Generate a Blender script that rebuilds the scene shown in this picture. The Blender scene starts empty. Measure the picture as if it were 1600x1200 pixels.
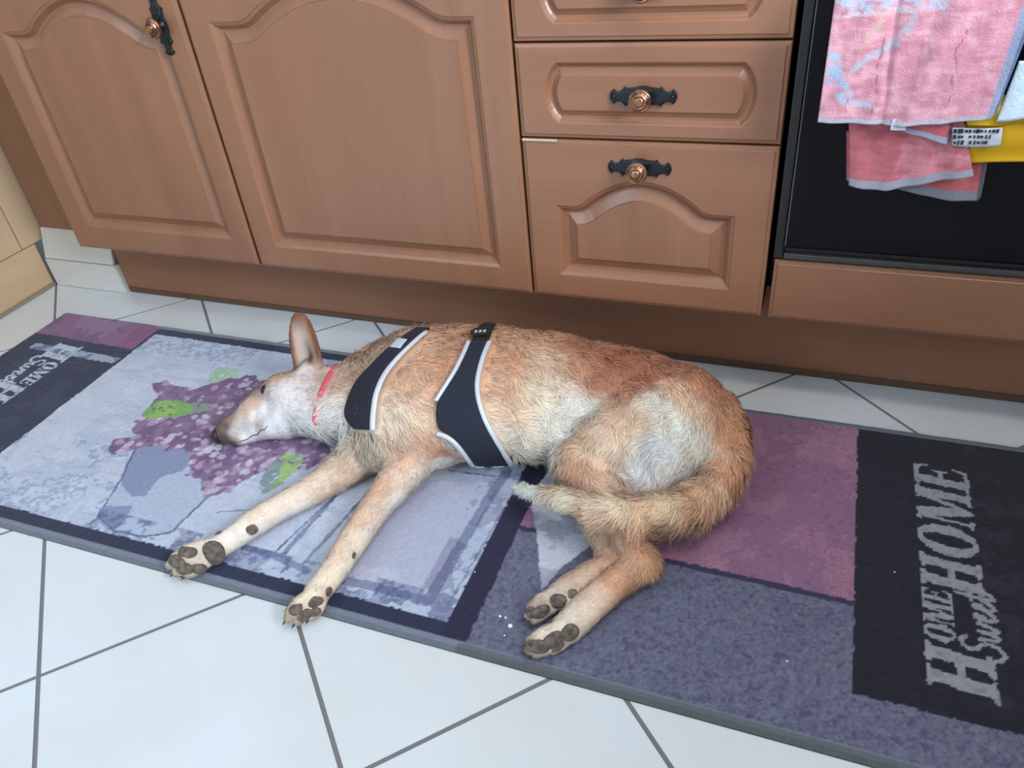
import bpy, bmesh, math, random
import numpy as np
from mathutils import Vector, Matrix
from mathutils.geometry import tessellate_polygon
random.seed(7); rng = np.random.default_rng(7)

# ------------------------------------------------------------------ camera
CAM = np.array([0.3004, -1.1247, 0.8612]); ROT = (0.9400, 0.0899, 0.3529); FPX = 1199.85
scene = bpy.context.scene
COL = scene.collection
cd = bpy.data.cameras.new('camera'); cam = bpy.data.objects.new('camera', cd); COL.objects.link(cam)
cam.location = CAM; cam.rotation_euler = ROT; cd.sensor_width = 36; cd.lens = FPX/1600*36; cd.clip_start = .02
scene.camera = cam
scene.view_settings.view_transform = 'Standard'; scene.view_settings.look = 'None'
scene.view_settings.gamma = 1; scene.view_settings.exposure = 0.0
try: scene.view_settings.use_curve_mapping = False
except Exception: pass

# ------------------------------------------------------------------ light
w = bpy.data.worlds.new('world'); scene.world = w; w.use_nodes = True
w.node_tree.nodes['Background'].inputs[0].default_value = (.75, .85, 1, 1)
w.node_tree.nodes['Background'].inputs[1].default_value = 0.6
def area(name, loc, target, sx, sy, power, color):
    l = bpy.data.lights.new(name, 'AREA'); l.shape = 'RECTANGLE'; l.size = sx; l.size_y = sy
    l.energy = power; l.color = color
    o = bpy.data.objects.new(name, l); COL.objects.link(o); o.location = loc
    d = Vector(target)-Vector(loc); o.rotation_euler = d.to_track_quat('-Z', 'Y').to_euler()
    return o
# daylight coming in through the two windows of the kitchen
area('window_daylight_side', (2.30, -1.50, 1.80), (0.6, -1.15, 1.25), 1.05, 1.00, 112, (.84, .92, 1))
area('window_daylight_back', (-1.75, -3.22, 1.55), (-1.2, -1.0, 0.7), 1.6, 1.2, 40, (.52, .76, 1))
# warm top light added to bring out the door mouldings, no lamp fixture
area('added_top_light', (0.80, -0.75, 2.42), (0.5, -.70, 0), .22, .22, 12, (1, .90, .80))

# ------------------------------------------------------------------ helpers
def rotm(rx, ry, rz):
    cx, sx, cy, sy, cz, sz = math.cos(rx), math.sin(rx), math.cos(ry), math.sin(ry), math.cos(rz), math.sin(rz)
    return (np.array([[cz,-sz,0],[sz,cz,0],[0,0,1]]) @ np.array([[cy,0,sy],[0,1,0],[-sy,0,cy]]) @ np.array([[1,0,0],[0,cx,-sx],[0,sx,cx]]))
RM = rotm(*ROT)
def ray(px, py):
    d = RM @ np.array([(px-800)/FPX, -(py-600)/FPX, -1.0]); return d/np.linalg.norm(d)
def at(px, py, v, ax=2):            # where the photo point lies on the plane axis = v
    d = ray(px, py); return CAM + d*((v-CAM[ax])/d[ax])
def srgb(r, g, b):
    f = lambda c: (c/255/12.92) if c/255 <= .04045 else ((c/255+.055)/1.055)**2.4
    return (f(r), f(g), f(b))
def slin(a):
    a = np.asarray(a, float)/255; return np.where(a <= .04045, a/12.92, ((a+.055)/1.055)**2.4)

def tag(o, label=None, cat=None, group=None, kind=None):
    if label: o['label'] = label
    if cat: o['category'] = cat
    if group: o['group'] = group
    if kind: o['kind'] = kind
    return o
def empty(name, loc, label, cat, group=None):
    o = bpy.data.objects.new(name, None); COL.objects.link(o); o.location = loc; o.empty_display_size = .05
    return tag(o, label, cat, group)
def wl(o):                          # world offset of a thing (no rotations are used on parents)
    v = np.zeros(3)
    while o is not None: v = v + np.array(o.location); o = o.parent
    return v
def mesh_obj(name, V, F, mat, parent=None, smooth=False, origin=None, colors=None, mats=None, midx=None):
    """V is given in world coordinates; the object origin goes to `origin` (or the parent's origin)."""
    V = np.asarray(V, float)
    po = wl(parent) if parent is not None else np.zeros(3)
    org = np.array(origin, float) if origin is not None else po
    me = bpy.data.meshes.new(name)
    me.from_pydata([tuple(v) for v in (V-org)], [], [tuple(int(i) for i in f) for f in F])
    me.update()
    if smooth: me.polygons.foreach_set('use_smooth', [True]*len(me.polygons))
    if colors is not None:
        a = me.color_attributes.new('col', 'FLOAT_COLOR', 'POINT')
        c = np.ones((len(V), 4)); c[:, :3] = colors; a.data.foreach_set('color', c.ravel())
    for m_ in (mats or [mat]): me.materials.append(m_)
    if midx is not None: me.polygons.foreach_set('material_index', midx)
    o = bpy.data.objects.new(name, me); COL.objects.link(o)
    if parent is not None: o.parent = parent
    o.location = tuple(org-po)
    return o
def bm_obj(name, bm, mat, parent=None, smooth=False, origin=None):
    bm.verts.ensure_lookup_table()
    V = [v.co[:] for v in bm.verts]; bm.verts.index_update()
    F = [[v.index for v in f.verts] for f in bm.faces]
    bm.free()
    return mesh_obj(name, V, F, mat, parent, smooth, origin)
def box(bm, x0, x1, y0, y1, z0, z1, bev=0.0, seg=2):
    b = bmesh.new()
    bmesh.ops.create_cube(b, size=1)
    for v in b.verts:
        v.co = ((x0+x1)/2+v.co.x*(x1-x0), (y0+y1)/2+v.co.y*(y1-y0), (z0+z1)/2+v.co.z*(z1-z0))
    if bev: bmesh.ops.bevel(b, geom=b.edges[:]+b.verts[:], offset=bev, segments=seg, profile=.6, affect='EDGES')
    me = bpy.data.meshes.new('tmp'); b.to_mesh(me); b.free(); bm.from_mesh(me); bpy.data.meshes.remove(me)
def boxobj(name, dims, mat, parent=None, bev=.001, origin=None):
    bm = bmesh.new(); box(bm, *dims, bev=bev); return bm_obj(name, bm, mat, parent, origin=origin)

# numpy value noise
_tab = rng.random((256, 256))
def vnoise(x, y, sc, seed=0):
    x = np.asarray(x)*sc+seed*17.3+900; y = np.asarray(y)*sc+seed*31.7+900
    xi = np.floor(x).astype(int); yi = np.floor(y).astype(int); fx = x-xi; fy = y-yi
    fx = fx*fx*(3-2*fx); fy = fy*fy*(3-2*fy)
    g = lambda a, b: _tab[a & 255, b & 255]
    return (g(xi, yi)*(1-fx)+g(xi+1, yi)*fx)*(1-fy)+(g(xi, yi+1)*(1-fx)+g(xi+1, yi+1)*fx)*fy
def fbm(x, y, sc, seed=0, o=4):
    s = 0; a = .5; t = 0
    for i in range(o): s = s+a*vnoise(x, y, sc*2**i, seed+i*5); t += a; a *= .55
    return s/t

# ------------------------------------------------------------------ materials
def mat(name, color=(.5,.5,.5), rough=.5, metal=0, coat=0, spec=.5, coat_rough=.15):
    m = bpy.data.materials.new(name); m.use_nodes = True; nt = m.node_tree
    b = nt.nodes['Principled BSDF']
    b.inputs['Base Color'].default_value = (*color, 1); b.inputs['Roughness'].default_value = rough
    b.inputs['Metallic'].default_value = metal; b.inputs['Coat Weight'].default_value = coat
    b.inputs['Coat Roughness'].default_value = coat_rough
    b.inputs['Specular IOR Level'].default_value = spec
    return m, nt, b
def N(nt, t, **kw):
    n = nt.nodes.new(t)
    for k, v in kw.items():
        if k.startswith('i_'): n.inputs[k[2:].replace('_', ' ')].default_value = v
        else: setattr(n, k, v)
    return n
def ramp(nt, src, stops, interp='LINEAR'):
    r = nt.nodes.new('ShaderNodeValToRGB'); e = r.color_ramp.elements; r.color_ramp.interpolation = interp
    while len(e) > 1: e.remove(e[-1])
    e[0].position = stops[0][0]; e[0].color = (*stops[0][1], 1)
    for p, c in stops[1:]:
        n = e.new(p); n.color = (*c, 1)
    nt.links.new(src, r.inputs[0]); return r.outputs[0]
def bump(nt, b, src, strength, dist=.001):
    n = N(nt, 'ShaderNodeBump'); n.inputs['Strength'].default_value = strength; n.inputs['Distance'].default_value = dist
    nt.links.new(src, n.inputs['Height']); nt.links.new(n.outputs[0], b.inputs['Normal'])

def wood(name, c_lo, c_mid, c_hi, axis='Z', rough=.36, coat=.35):
    m, nt, b = mat(name, c_mid, rough, coat=coat, coat_rough=.35)
    tc = N(nt, 'ShaderNodeTexCoord'); geo = N(nt, 'ShaderNodeNewGeometry')
    mp = N(nt, 'ShaderNodeMapping')
    s = {'Z': (14, 14, .9), 'X': (.9, 14, 14), 'Y': (14, .9, 14)}[axis]
    mp.inputs['Scale'].default_value = s
    nt.links.new(geo.outputs['Position'], mp.inputs[0])
    n1 = N(nt, 'ShaderNodeTexNoise'); n1.inputs['Scale'].default_value = 1.0; n1.inputs['Detail'].default_value = 5; n1.inputs['Distortion'].default_value = .6
    nt.links.new(mp.outputs[0], n1.inputs['Vector'])
    n2 = N(nt, 'ShaderNodeTexNoise'); n2.inputs['Scale'].default_value = 9; n2.inputs['Detail'].default_value = 4
    nt.links.new(mp.outputs[0], n2.inputs['Vector'])
    mx = N(nt, 'ShaderNodeMix', data_type='FLOAT'); mx.inputs[0].default_value = .22
    nt.links.new(n1.outputs[0], mx.inputs[2]); nt.links.new(n2.outputs[0], mx.inputs[3])
    c = ramp(nt, mx.outputs[0], [(.22, c_lo), (.5, c_mid), (.80, c_hi)])
    nt.links.new(c, b.inputs['Base Color'])
    bump(nt, b, n2.outputs[0], .06, .0005)
    return m
W_LO, W_MID, W_HI = (.215,.094,.050), (.268,.122,.066), (.322,.155,.088)
M = {}
M['wood_v'] = wood('oak_stain_vertical', W_LO, W_MID, W_HI, 'Z')
M['wood_h'] = wood('oak_stain_horizontal', (.235,.095,.048), (.276,.123,.067), (.335,.157,.089), 'X')
M['wood_plinth'] = wood('oak_stain_plinth', (.20,.084,.042), (.25,.106,.054), (.30,.132,.070), 'X', rough=.5, coat=.1)
M['wood_pale'] = wood('pale_beech', (.45,.32,.19), (.54,.395,.245), (.61,.455,.29), 'Z', rough=.5, coat=.1)
M['wood_pale_h'] = wood('pale_beech_plinth', (.44,.30,.17), (.53,.37,.215), (.59,.43,.265), 'Y', rough=.5, coat=.1)
M['carcass'] = mat('dark_gap_board', (.05,.022,.012), .7)[0]
M['worn'] = mat('worn_bare_edge', srgb(205,190,165), .6)[0]
M['black_metal'] = mat('blackened_metal', (.035,.04,.045), .38, metal=.85)[0]
m, nt, b = mat('antique_copper', (.45,.22,.13), .32, metal=.9); M['copper'] = m
tc = N(nt, 'ShaderNodeTexCoord'); n = N(nt, 'ShaderNodeTexNoise'); n.inputs['Scale'].default_value = 90
nt.links.new(tc.outputs['Object'], n.inputs['Vector'])
nt.links.new(ramp(nt, n.outputs[0], [(.35, (.14,.08,.055)), (.6, (.5,.25,.15))]), b.inputs['Base Color'])
m, nt, b = mat('oven_glass', (.004,.004,.006), .16, spec=.16); M['oven_glass'] = m
M['oven_frame'] = mat('oven_dark_frame', (.013,.012,.012), .4)[0]
M['oven_trim'] = mat('oven_grey_trim', (.07,.068,.065), .35, metal=.3)[0]

# tile
def tile_mat(name, base, rough=.16):
    m, nt, b = mat(name, base, rough, spec=.55)
    g = N(nt, 'ShaderNodeNewGeometry')
    n1 = N(nt, 'ShaderNodeTexNoise'); n1.inputs['Scale'].default_value = 4; n1.inputs['Detail'].default_value = 6
    nt.links.new(g.outputs['Position'], n1.inputs['Vector'])
    d = tuple(x*.93 for x in base)
    nt.links.new(ramp(nt, n1.outputs[0], [(.35, (base[0]*.96, base[1]*.93, base[2]*.90)), (.6, base)]), b.inputs['Base Color'])
    n2 = N(nt, 'ShaderNodeTexNoise'); n2.inputs['Scale'].default_value = 22; n2.inputs['Detail'].default_value = 3
    nt.links.new(g.outputs['Position'], n2.inputs['Vector']); bump(nt, b, n2.outputs[0], .1, .002)
    return m
M['tile'] = tile_mat('white_ceramic', (.655,.705,.745), .28)
M['tile_skirt'] = tile_mat('white_ceramic_skirting', (.66,.66,.63), .2)
M['grout'] = mat('grey_grout', (.17,.175,.18), .9)[0]
M['wall'] = mat('cream_wall', (.72,.70,.66), .9)[0]
M['ceiling'] = mat('white_ceiling', (.8,.8,.8), .9)[0]
M['white'] = mat('white_paint', (.8,.8,.8), .4)[0]

def vcol(name, rough=.9, bumpsc=None, bs=.3, sheen=0, spec=.2):
    m, nt, b = mat(name, (.5,.5,.5), rough, spec=spec)
    a = N(nt, 'ShaderNodeVertexColor'); a.layer_name = 'col'
    nt.links.new(a.outputs[0], b.inputs['Base Color'])
    b.inputs['Sheen Weight'].default_value = sheen
    if bumpsc:
        g = N(nt, 'ShaderNodeNewGeometry'); n = N(nt, 'ShaderNodeTexNoise'); n.inputs['Scale'].default_value = bumpsc
        n.inputs['Detail'].default_value = 2
        nt.links.new(g.outputs['Position'], n.inputs['Vector']); bump(nt, b, n.outputs[0], bs, .002)
    return m
M['mat'] = vcol('printed_pile', 1.0, 600, .8, .15, .1)
M['skin'] = vcol('dog_coat_base', .8, 300, .3, 0, .2)
M['furm'] = vcol('dog_fur', .6, None, 0, .1, .25)
M['towel'] = vcol('crumpled_linen', .95, 500, .5, .1, .1)
m, nt, b = mat('paw_pad_skin', srgb(92,84,76), .8); M['pad'] = m
g_n = N(nt, 'ShaderNodeNewGeometry'); n = N(nt, 'ShaderNodeTexNoise'); n.inputs['Scale'].default_value = 140; n.inputs['Detail'].default_value = 4
nt.links.new(g_n.outputs['Position'], n.inputs['Vector']); nt.links.new(ramp(nt, n.outputs[0], [(.3, srgb(66,58,52)), (.7, srgb(118,108,96))]), b.inputs['Base Color'])
bump(nt, b, n.outputs[0], .6, .002)
M['claw'] = mat('dark_claw', srgb(50,44,40), .5)[0]
M['nose'] = mat('dog_nose', srgb(38,28,28), .35)[0]
M['eye'] = mat('dog_eye', (.012,.009,.008), .12)[0]
M['neoprene'] = mat('navy_mesh_fabric', srgb(27,31,48), .85)[0]
m, nt, b = mat('reflective_piping', srgb(205,210,220), .45, metal=.15); M['piping'] = m
M['webbing'] = mat('black_webbing', (.012,.012,.014), .7)[0]
M['plastic'] = mat('black_buckle', (.012,.012,.013), .35)[0]
M['labelw'] = mat('pale_label', srgb(190,195,205), .6)[0]
M['pink'] = mat('pink_collar', srgb(214,90,112), .7)[0]
M['yellow'] = mat('yellow_cloth', srgb(214,165,10), .7)[0]
M['ink'] = mat('black_ink', (.02,.02,.02), .7)[0]
M['crumb'] = mat('white_crumb', (.85,.85,.85), .6)[0]

# ------------------------------------------------------------------ room shell
XL, XR, YB, YF, ZC = -1.505, 2.35, 0.70, -3.3, 2.5
S = 0.333; ANG = math.pi/4+0.0118; A0, B0 = -0.9817, -0.4860
def struct(o): o['kind'] = 'structure'; return o
struct(boxobj('floor', (-3.6, XR+.1, YF-.1, YB+.1, -.06, -.0008), M['grout'], origin=(0,0,0), bev=0))
# tiles: laid on the diagonal, one mesh as the floor's own surface
bm = bmesh.new()
u = np.array([math.cos(ANG), math.sin(ANG)]); wv = np.array([-u[1], u[0]])
g = .0030
for i in range(-16, 17):
    for j in range(-16, 17):
        c = u*(A0+(i+.5)*S)+wv*(B0+(j+.5)*S)
        if not (-3.7 < c[0] < XR+.2 and YF-.2 < c[1] < .75): continue
        top = []
        h = S/2-g
        q = [c+u*sx*h+wv*sy*h for sx, sy in ((-1,-1),(1,-1),(1,1),(-1,1))]
        h2 = h-.0012
        q2 = [c+u*sx*h2+wv*sy*h2 for sx, sy in ((-1,-1),(1,-1),(1,1),(-1,1))]
        lo = [bm.verts.new((*p, -.004)) for p in q]; hi = [bm.verts.new((*p, 0)) for p in q]
        bm.faces.new(hi)
        for k in range(4): bm.faces.new((lo[k], lo[(k+1)%4], hi[(k+1)%4], hi[k]))
ft = bm_obj('floor_tiles', bm, M['tile'], bpy.data.objects['floor'])
struct(boxobj('ceiling', (-3.6, XR+.1, YF-.1, YB+.1, ZC, ZC+.08), M['ceiling'], origin=(0,0,ZC), bev=0))
struct(boxobj('wall_back', (-3.6, XR+.1, YB, YB+.1, 0, ZC), M['wall'], origin=(0,YB,0), bev=0))
struct(boxobj('wall_left', (-3.7, -3.6, YF-.1, YB+.1, 0, ZC), M['wall'], origin=(-3.6,0,0), bev=0))
def wall_with_hole(name, axis, pos, a0, a1, h0, h1, z0, z1):
    bm = bmesh.new()
    for (p, q, r, s_) in ((a0, h0, 0, ZC), (h1, a1, 0, ZC), (h0, h1, 0, z0), (h0, h1, z1, ZC)):
        if axis == 'x': box(bm, pos, pos+.1, p, q, r, s_)
        else: box(bm, p, q, pos-.1, pos, r, s_)
    o = bm_obj(name, bm, M['wall'], origin=(pos, 0, 0) if axis == 'x' else (0, pos, 0)); return struct(o)
wall_with_hole('wall_right', 'x', XR, YF-.1, YB+.1, -2.10, -.90, 1.22, 2.38)
wall_with_hole('wall_front', 'y', YF, -3.6, XR+.1, -2.6, -.9, .9, 2.15)
def window(name, axis, pos, a0, a1, z0, z1):
    bm = bmesh.new(); t = .05
    for (p, q, r, s_) in ((a0, a0+t, z0, z1), (a1-t, a1, z0, z1), (a0, a1, z0, z0+t), (a0, a1, z1-t, z1), ((a0+a1)/2-t/2, (a0+a1)/2+t/2, z0, z1)):
        if axis == 'x': box(bm, pos+.03, pos+.07, p, q, r, s_, .003)
        else: box(bm, p, q, pos-.07, pos-.03, r, s_, .003)
    return struct(bm_obj(name, bm, M['white'], origin=((pos, a0, z0) if axis == 'x' else (a0, pos, z0))))
window('window_1', 'x', XR, -2.10, -.90, 1.22, 2.38)
window('window_2', 'y', YF, -2.6, -.9, .9, 2.15)

# ------------------------------------------------------------------ joinery
def offset_poly(P, d):
    P = np.asarray(P, float); n = len(P); out = []
    for i in range(n):
        a, b_, c = P[i-1], P[i], P[(i+1) % n]
        e1 = (b_-a)/np.linalg.norm(b_-a); e2 = (c-b_)/np.linalg.norm(c-b_)
        n1 = np.array([-e1[1], e1[0]]); n2 = np.array([-e2[1], e2[0]])
        k = n1+n2; k = k/max(.35, (k@k)/2*1.0) if (k@k) > 1e-9 else n1
        out.append(b_+k*d)
    return np.array(out)
def arch(x0, x1, z0, zs, zp, xs, n=15):
    """closed outline (CCW in x,z): straight sides, shoulders at zs, ogee arch peaking at zp, arch spans xs[0]..xs[1]"""
    P = [(x0, z0), (x1, z0), (x1, zs)]
    a, b_ = xs; c = (a+b_)/2
    top = []
    for i in range(2*n+1):
        t = -1+i/n                      # -1..1
        # flat shoulder -> concave -> convex crown
        q = abs(t); hgt = 1-(q/.86)**2*.88 if q < .8 else .239*((1-q)/.2)**2
        top.append((c+t*(b_-a)/2, zs+(zp-zs)*hgt))
    P += top[::-1]
    P += [(x0, zs)]
    Q = [P[0]]
    for p in P[1:]:
        if math.hypot(p[0]-Q[-1][0], p[1]-Q[-1][1]) > 1e-4: Q.append(p)
    return np.array(Q)
PROFILE = [(0,0), (.0012,.0010), (.0060,.0028), (.0105,.0085), (.0135,.0122), (.0170,.0124), (.0335,.0044), (.0348,.0014)]
PROFILE_S = [(0,0), (.002,.001), (.005,.0050), (.008,.0076), (.0105,.0078), (.016,.0048), (.020,.0012)]
def front(name, x0, x1, z0, z1, outline, profile, parent, y=0.0, th=.020, m_frame='wood_v', m_panel='wood_v'):
    """door or drawer front with a moulded raised field; the field's faces are a child part"""
    lip = [(0, th), (0, .0042), (.0012, .0030), (.0052, .0022), (.0060, .0008), (.0068, 0)]
    R = np.array([(x0,z0), (x1,z0), (x1,z1), (x0,z1)], float)
    V, F = [], []
    def add(P, dep):
        i = len(V); V.extend([(p[0], y+dep, p[1]) for p in P]); return list(range(i, i+len(P)))
    def strip(a, b_):
        n = len(a)
        for i in range(n): F.append((a[i], a[(i+1)%n], b_[(i+1)%n], b_[i]))
    prev = None
    for d, dep in lip:
        r = add(offset_poly(R, d), dep)
        if prev is not None: strip(prev, r)
        else: F.append(r[::-1])
        prev = r
    if outline is None:
        F.append(prev); return mesh_obj(name, V, F, M[m_frame], parent)
    hole = add(outline, 0)
    polys = [[Vector((V[i][0], V[i][2], 0)) for i in prev], [Vector((V[i][0], V[i][2], 0)) for i in hole[::-1]]]
    idx = prev+hole[::-1]
    for t in tessellate_polygon(polys):
        t = [idx[k] for k in t]
        a, b_, c = [np.array((V[k][0], V[k][2])) for k in t]
        if (b_-a)[0]*(c-a)[1]-(b_-a)[1]*(c-a)[0] < 0: t = t[::-1]
        F.append(tuple(t))
    # first part of the moulding belongs to the frame, the sloped field is the panel
    split = 5 if len(profile) > 7 else 4
    pr = hole
    for k, (d, dep) in enumerate(profile[1:split+1]):
        r = add(offset_poly(outline, d), dep); strip(pr, r); pr = r
    o = mesh_obj(name, V, F, M[m_frame], parent)
    V2, F2 = [], []
    V, F = V2, F2
    def add(P, dep):
        i = len(V2); V2.extend([(p[0], y+dep, p[1]) for p in P]); return list(range(i, i+len(P)))
    def strip(a, b_):
        n = len(a)
        for i in range(n): F2.append((a[i], a[(i+1)%n], b_[(i+1)%n], b_[i]))
    pr = None
    for d, dep in profile[split:]:
        Q = offset_poly(outline, d); r = add(Q, dep)
        if pr is not None: strip(pr, r)
        pr = r
    pts = [Vector((V2[i][0], V2[i][2], 0)) for i in pr]
    for t in tessellate_polygon([pts]):
        t = [pr[k] for k in t]; a, b_, c = [np.array((V2[k][0], V2[k][2])) for k in t]
        if (b_-a)[0]*(c-a)[1]-(b_-a)[1]*(c-a)[0] < 0: t = t[::-1]
        F2.append(tuple(t))
    mesh_obj('raised_panel', V2, F2, M[m_panel], o)
    return o

def plate_outline():
    half = [(0,.0150),(.006,.0146),(.012,.0128),(.018,.0122),(.024,.0118),(.0265,.0145),(.029,.0105),(.0335,.0068),(.038,.0060),(.0405,.0075),(.0425,.0108),(.0455,.0090),(.0480,.0048),(.0492,.0)]
    up = half; dn = [(x, -z*(.92 if x < .02 else 1)) for x, z in half]
    P = up[:]+dn[::-1][1:]            # right side, clockwise from the top
    L = [(-x, z) for x, z in P[::-1]]
    L = [p for p in L if p not in P]
    Q = P+L
    return Q[::-1]
def handle(parent, x, z, vertical=False):
    Q = plate_outline()
    if vertical: Q = [(-b_, a) for a, b_ in Q]
    Q = np.array(Q); V, F = [], []
    prof = [(0, 0), (0, -.0012), (.0006, -.0026), (.0018, -.0030), (.0026, -.0018), (.006, -.0034)]
    pr = None
    for d, dep in prof:
        P = offset_poly(Q, d) if d < .003 else Q*(1-d/.015)
        i = len(V); V += [(x+p[0], dep, z+p[1]) for p in P]; r = list(range(i, i+len(P)))
        if pr: 
            for k in range(len(r)): F.append((pr[k], pr[(k+1)%len(r)], r[(k+1)%len(r)], r[k]))
        pr = r
    i = len(V); V.append((x, -.0040, z))
    for k in range(len(pr)): F.append((pr[k], pr[(k+1)%len(pr)], i))
    mesh_obj('handle_plate', V, F, M['black_metal'], parent)
    # screws and turned knob
    def lathe(name, prof, mt, cx=x, cz=z, n=28):
        V, F = [], []
        for r_, d in prof:
            for k in range(n):
                a = 2*math.pi*k/n; V.append((cx+r_*math.cos(a), -d, cz+r_*math.sin(a)))
        for j in range(len(prof)-1):
            for k in range(n): F.append((j*n+k, j*n+(k+1)%n, (j+1)*n+(k+1)%n, (j+1)*n+k))
        F.append(tuple(range((len(prof)-1)*n, len(prof)*n)))
        return mesh_obj(name, V, F, M[mt], parent, smooth=True)
    lathe('knob_stem', [(.010,.0030),(.0085,.006),(.006,.010),(.0062,.015),(.009,.017)], 'black_metal')
    lathe('knob', [(.006,.0150),(.013,.0165),(.0162,.0195),(.0168,.0225),(.0160,.0250),(.0142,.0262),(.0138,.0255),(.0128,.0258),(.0120,.0280),(.0100,.0300),(.0085,.0305),(.0082,.0292),(.0078,.0290),(.0074,.0305),(.0066,.0318),(.004,.0322),(.0001,.0323)], 'copper')
    for s_ in (-1, 1):
        cx, cz = (x, z+s_*.0425) if vertical else (x+s_*.0425, z)
        lathe('screw', [(.0028,.0025),(.0028,.0035),(.0018,.0045),(.0001,.0048)], 'black_metal', cx, cz, 12)

XD = (-1.2274, -.7305, -.1386, .2540); G = .0016
ZB, ZT = .1789, .765
def carcass(x0, x1, parent, y0=.022):
    bm = bmesh.new()
    box(bm, x0+.001, x0+.017, y0, .58, ZB, .80); box(bm, x1-.017, x1-.001, y0, .58, ZB, .80)
    box(bm, x0+.017, x1-.017, y0+.004, .58, ZB, ZB+.016); box(bm, x0+.017, x1-.017, .565, .58, ZB+.016, .80)
    box(bm, x0+.017, x1-.017, y0+.004, .10, .784, .80)
    bm_obj('carcass', bm, M['carcass'], parent)
c1 = empty('base_cabinet', (-.98, .0, ZB), 'left wooden base cabinet with one arched door and a vertical black handle plate', 'cabinet')
carcass(XD[0], XD[1], c1)
d1 = front('door', XD[0]+G, XD[1]-G-.003, ZB, ZT, arch(-1.1690, -.7790, .2335, .6310, .6880, (-1.118, -.812)), PROFILE, c1)
handle(d1, -.7795, .6360, True)
c2 = empty('base_cabinet', (-.43, .0, ZB), 'wide wooden base cabinet with a large plain arched door, left of the drawers', 'cabinet')
carcass(XD[1], XD[2], c2)
d2 = front('door', XD[1]+G, XD[2]-G-.001, ZB, ZT, arch(-.6790, -.1955, .2255, .6390, .7010, (-.625, -.235)), PROFILE, c2)
c3 = empty('drawer_cabinet', (.058, .0, ZB), 'wooden drawer cabinet with three fronts and copper knobs, left of the oven', 'drawer cabinet')
carcass(XD[2], XD[3], c3)
ar3 = arch(-.0860, .1995, .2235, .3515, .3990, (-.0560, .1640))
dr3 = front('drawer', XD[2]+G, XD[3]-G, ZB, .4590, ar3, PROFILE, c3, m_frame='wood_h')
def pillow(x0, x1, z0, z1, bulge=.016, n=10):
    P = [(x0+.010, z0), (x1-.010, z0)]
    for i in range(1, n): t = i/n; P.append((x1-.010+(bulge+.004)*math.sin(math.pi*t)**.7, z0+(z1-z0)*t))
    P += [(x1-.010, z1), (x0+.010, z1)]
    for i in range(1, n): t = 1-i/n; P.append((x0+.010-(bulge+.004)*math.sin(math.pi*t)**.7, z0+(z1-z0)*t))
    return np.array(P)
dr2 = front('drawer', XD[2]+G, XD[3]-G, .4622, .5995, pillow(-.0840, .2060, .4850, .5745), PROFILE_S, c3, m_frame='wood_h', m_panel='wood_h')
dr1 = front('drawer', XD[2]+G, XD[3]-G, .6027, .7400, pillow(-.0840, .2060, .6255, .7150), PROFILE_S, c3, m_frame='wood_h', m_panel='wood_h')
handle(dr3, .0520, .4205); handle(dr2, .0565, .5270); handle(dr1, .0565, .6700)
# bare worn strip on the top edge of the lowest drawer
boxobj('worn_edge', (XD[2]+.003, XD[2]+.060, -.0004, .004, .4568, .4592), M['worn'], dr3, bev=0)

# plinth, filler, corner
o = boxobj('plinth_board', (-1.262, .95, .1086, .124, .0015, ZB-.001), M['wood_plinth'], origin=(-.3,.115,0))
tag(o, 'long brown wooden plinth board running under the cabinets and the oven', 'plinth')
bm = bmesh.new(); box(bm, -1.258, .95, .1060, .1084, .0005, .014, .0006)
bm_obj('sealing_strip', bm, mat('dark_sealing_strip', (.10,.052,.03), .6)[0], o)
o = boxobj('filler_panel', (-1.4995, -1.226, .1262, .142, .150, .80), M['wood_v'], origin=(-1.36,.13,.150))
tag(o, 'brown wooden corner filler panel between pale cabinet and left door', 'panel')
bm = bmesh.new(); box(bm, -1.2440, -1.2274, .024, .142, ZB, .80); box(bm, -1.2440, -1.2274, .024, .142, .15, ZB)
bm.free()
# corner skirting tiles
sk = empty('skirting_tiles', (-1.38, .11, 0), 'white glossy corner skirting tiles at the left end of the brown plinth', 'skirting tile')
bm = bmesh.new(); box(bm, -1.4985, -1.270, .0965, .1065, .001, .0755, .0015); bm_obj('lower_tile', bm, M['tile_skirt'], sk)
bm = bmesh.new(); box(bm, -1.4985, -1.276, .0985, .1065, .0775, .150, .0015)
for v in bm.verts: v.co.y += (v.co.z-.0775)*.34; v.co.x += (.004 if v.co.x > -1.3 else 0)
bm_obj('upper_tile', bm, M['tile_skirt'], sk)
bm = bmesh.new(); box(bm, -1.4985, -1.2655, .1075, .1240, .0005, .074)
bm_obj('mortar', bm, mat('crumbled_mortar', (.42,.40,.36), .95)[0], sk)
# pale cabinet on the left (its front faces the aisle)
pc = empty('pale_cabinet', (-1.75, -.4, 0), 'pale beech cabinet run along the left edge, beside the corner tiles', 'cabinet')
bm = bmesh.new(); box(bm, -2.10, -1.524, -1.6, .148, .118, .80); bm_obj('carcass', bm, M['wood_pale'], pc)
boxobj('side_stile', (-1.523, -1.505, .0590, .148, .1200, .80), M['wood_pale'], pc)
boxobj('door', (-1.523, -1.505, -.54, .0560, .1200, .78), M['wood_pale'], pc)
boxobj('plinth', (-1.5205, -1.5065, -1.6, .0950, .0012, .1175), M['wood_pale_h'], pc)
boxobj('sealing_strip', (-1.5060, -1.5015, -1.6, .0950, .0004, .010), mat('grey_brown_strip', (.24,.18,.13), .7)[0], pc, bev=.0005)
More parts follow.
